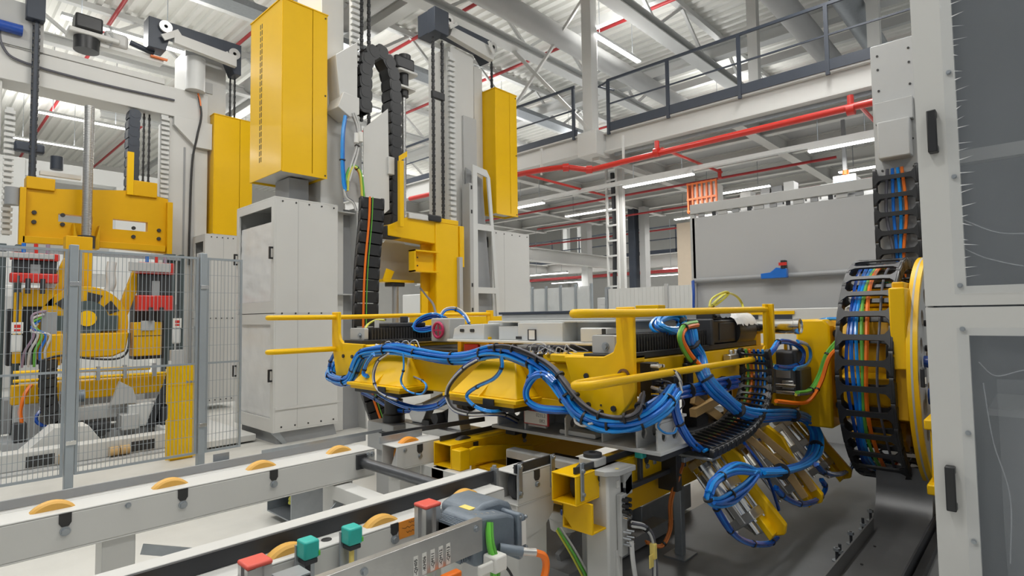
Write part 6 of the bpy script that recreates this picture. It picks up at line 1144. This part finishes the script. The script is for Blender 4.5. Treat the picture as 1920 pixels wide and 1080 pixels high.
# motor cables
hose('orange and green motor cables bound to the servo motor', [W(1305, 607, y=1.62), W(1285, 612, y=1.58), W(1276, 630, y=1.56), W(1284, 655, y=1.56), W(1302, 680, y=1.55), W(1325, 697, y=1.52)], 3, .018, .014, [ORA, GRN, YCAB, ORA], 2, 18)
hose('blue hose bundle dropping from the servo motor past the lower handrail', [W(1290, 620, y=1.60), W(1297, 645, y=1.58), W(1312, 668, y=1.58), W(1318, 700, y=1.5), W(1335, 725, y=1.46), W(1360, 748, y=1.44), W(1390, 772, y=1.42), W(1430, 780, y=1.40), W(1480, 778, y=1.40), W(1512, 785, y=1.38), W(1530, 815, y=1.34), W(1527, 850, y=1.30), W(1505, 872, y=1.28), W(1465, 884, y=1.26), W(1420, 886, y=1.26)], 9, .036, .0125, [BLUE2, BLUE, BLUE2, BLUE], 6, 19)
for i, (pp, n) in enumerate((([(1420, 884), (1385, 872), (1355, 888), (1336, 912), (1328, 935), (1345, 944), (1375, 938), (1400, 915), (1418, 888)], 4), ([(1420, 886), (1375, 884), (1342, 902), (1330, 925)], 4), ([(1418, 888), (1395, 912), (1355, 936), (1335, 940)], 3))):
    hose(('outer loop', 'upper strand group', 'inner strand group')[i] + ' of blue hoses on the nearest gripper cylinder', wp(pp, y=1.24 - .01 * i), n, .022, .0095, [BLUE, BLUE2], 1, 20 + i)
hose('blue hoses running under the nearest gripper arm to its tip', wp([(1335, 935), (1350, 965), (1375, 1000), (1405, 1018), (1440, 1020), (1456, 1008)], y=1.26), 4, .014, .010, [BLUE, BLUE3], 4, 24)
hose('blue hoses running under the middle gripper arm to its tip', wp([(1455, 915), (1475, 935), (1505, 945), (1535, 935), (1548, 915), (1540, 900)], y=1.22), 4, .013, .011, [BLUE, BLUE3], 4, 25)
hose('blue hoses running under the farthest gripper arm to its tip', wp([(1530, 870), (1545, 885), (1570, 890), (1592, 882), (1598, 868)], y=1.22), 3, .013, .012, [BLUE3, BLUE], 2, 26)
hose('blue hose along the edge of the nearest gripper arm', wp([(1395, 830), (1425, 870), (1445, 910), (1460, 955)], y=1.36), 2, .010, .010, [BLUE, BLUE3], 1, 27)
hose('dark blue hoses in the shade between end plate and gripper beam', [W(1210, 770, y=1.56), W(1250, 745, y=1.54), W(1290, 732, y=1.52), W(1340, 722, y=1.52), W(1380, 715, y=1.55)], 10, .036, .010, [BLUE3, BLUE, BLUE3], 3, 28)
hose('orange and blue cables dropping to the slide plate', [W(1258, 720, y=1.50), W(1265, 760, y=1.48), W(1275, 795, y=1.46), W(1292, 825, y=1.44), W(1310, 840, y=1.44)], 6, .024, .011, [ORA, BLUE, BLUE3, BLUE], 3, 29)
hose('small blue cable loop below the sensor manifold', wp([(1238, 785), (1232, 800), (1245, 812), (1262, 812), (1268, 802)], y=1.47), 2, .008, .006, [BLUE2, WHC], 0, 30)
hose('blue hose loops round the gear unit', [W(1440, 668, y=1.42), W(1450, 655, y=1.40), W(1462, 640, y=1.40), W(1490, 645, y=1.38), W(1505, 660, y=1.36), W(1502, 680, y=1.36), W(1480, 690, y=1.38), W(1455, 688, y=1.40)], 4, .016, .011, [BLUE, BLUE2, BLUE3], 2, 31)
hose('light blue hose loop right of the gear unit', wp([(1496, 640), (1515, 648), (1520, 668), (1512, 684), (1490, 692)], y=1.32), 2, .01, .010, [BLUE2], 0, 32)
hose('green and black cables running along the boom housing', [W(1495, 738, y=1.30), W(1520, 732, y=1.27), W(1538, 705, y=1.24), W(1552, 665, y=1.20), W(1575, 635, y=1.14)], 4, .018, .012, [GRN, GRN, GRC, YCAB], 2, 33)
hose('orange cable curving along the boom housing', [W(1455, 752, y=1.34), W(1500, 756, y=1.30), W(1520, 748, y=1.26), W(1540, 715, y=1.22), W(1555, 670, y=1.18), W(1578, 648, y=1.12)], 1, 0, .015, [ORA], 1, 34)
hose('single blue hose from the actuator cylinder to the drum', [W(1503, 615, y=1.40), W(1525, 605, y=1.34), W(1550, 598, y=1.26), W(1582, 598, y=1.12)], 1, 0, .014, [BLUE2], 0, 35)
hose('grey hose loop between the skid and the right end plate', wp([(1078, 778), (1080, 792), (1095, 798), (1112, 792)], x=2.44), 1, 0, .009, [WHC], 0, 36)
hose('green and silver cables behind the lower handrail', [W(1420, 705, y=1.5), W(1438, 692, y=1.48), W(1452, 685, y=1.46)], 3, .012, .008, [GRN, WHC, GRC], 0, 37)
# cables on the left lift column
yy = 6.66
hose('bright blue hose pair hanging from the beige chain cover', wp([(648, 218), (643, 250), (642, 300), (645, 340), (649, 358)], y=yy), 2, .025, .022, [BLUE2, BLUE], 1, 40)
hose('grey shielded cables on the cable plate', wp([(662, 212), (670, 235), (672, 258), (668, 285), (660, 310), (652, 340)], y=yy), 3, .03, .016, [WHC, GRC, WHC], 1, 41)
hose('orange and green cable arch on the cable plate', wp([(650, 358), (652, 330), (662, 312), (674, 322), (678, 345), (680, 372)], y=yy), 3, .025, .016, [ORA, GRN, YCAB], 1, 42)
hose('white cable with plugs below the cable plate', wp([(645, 355), (650, 370), (662, 380), (668, 395)], y=yy), 2, .015, .015, [WHC, GRC], 0, 43)
T = thing('shield_clamp', 'white shield clamps on the grey cables of the left lift column', 'clamp', W(672, 262, y=6.6)); part(T, 'clamp', MB().cyl(W(668, 250, y=6.62), W(668, 268, y=6.62), .035, 10), LABEL); part(T, 'clamp', MB().cyl(W(676, 248, y=6.62), W(676, 266, y=6.62), .035, 10), LABEL)
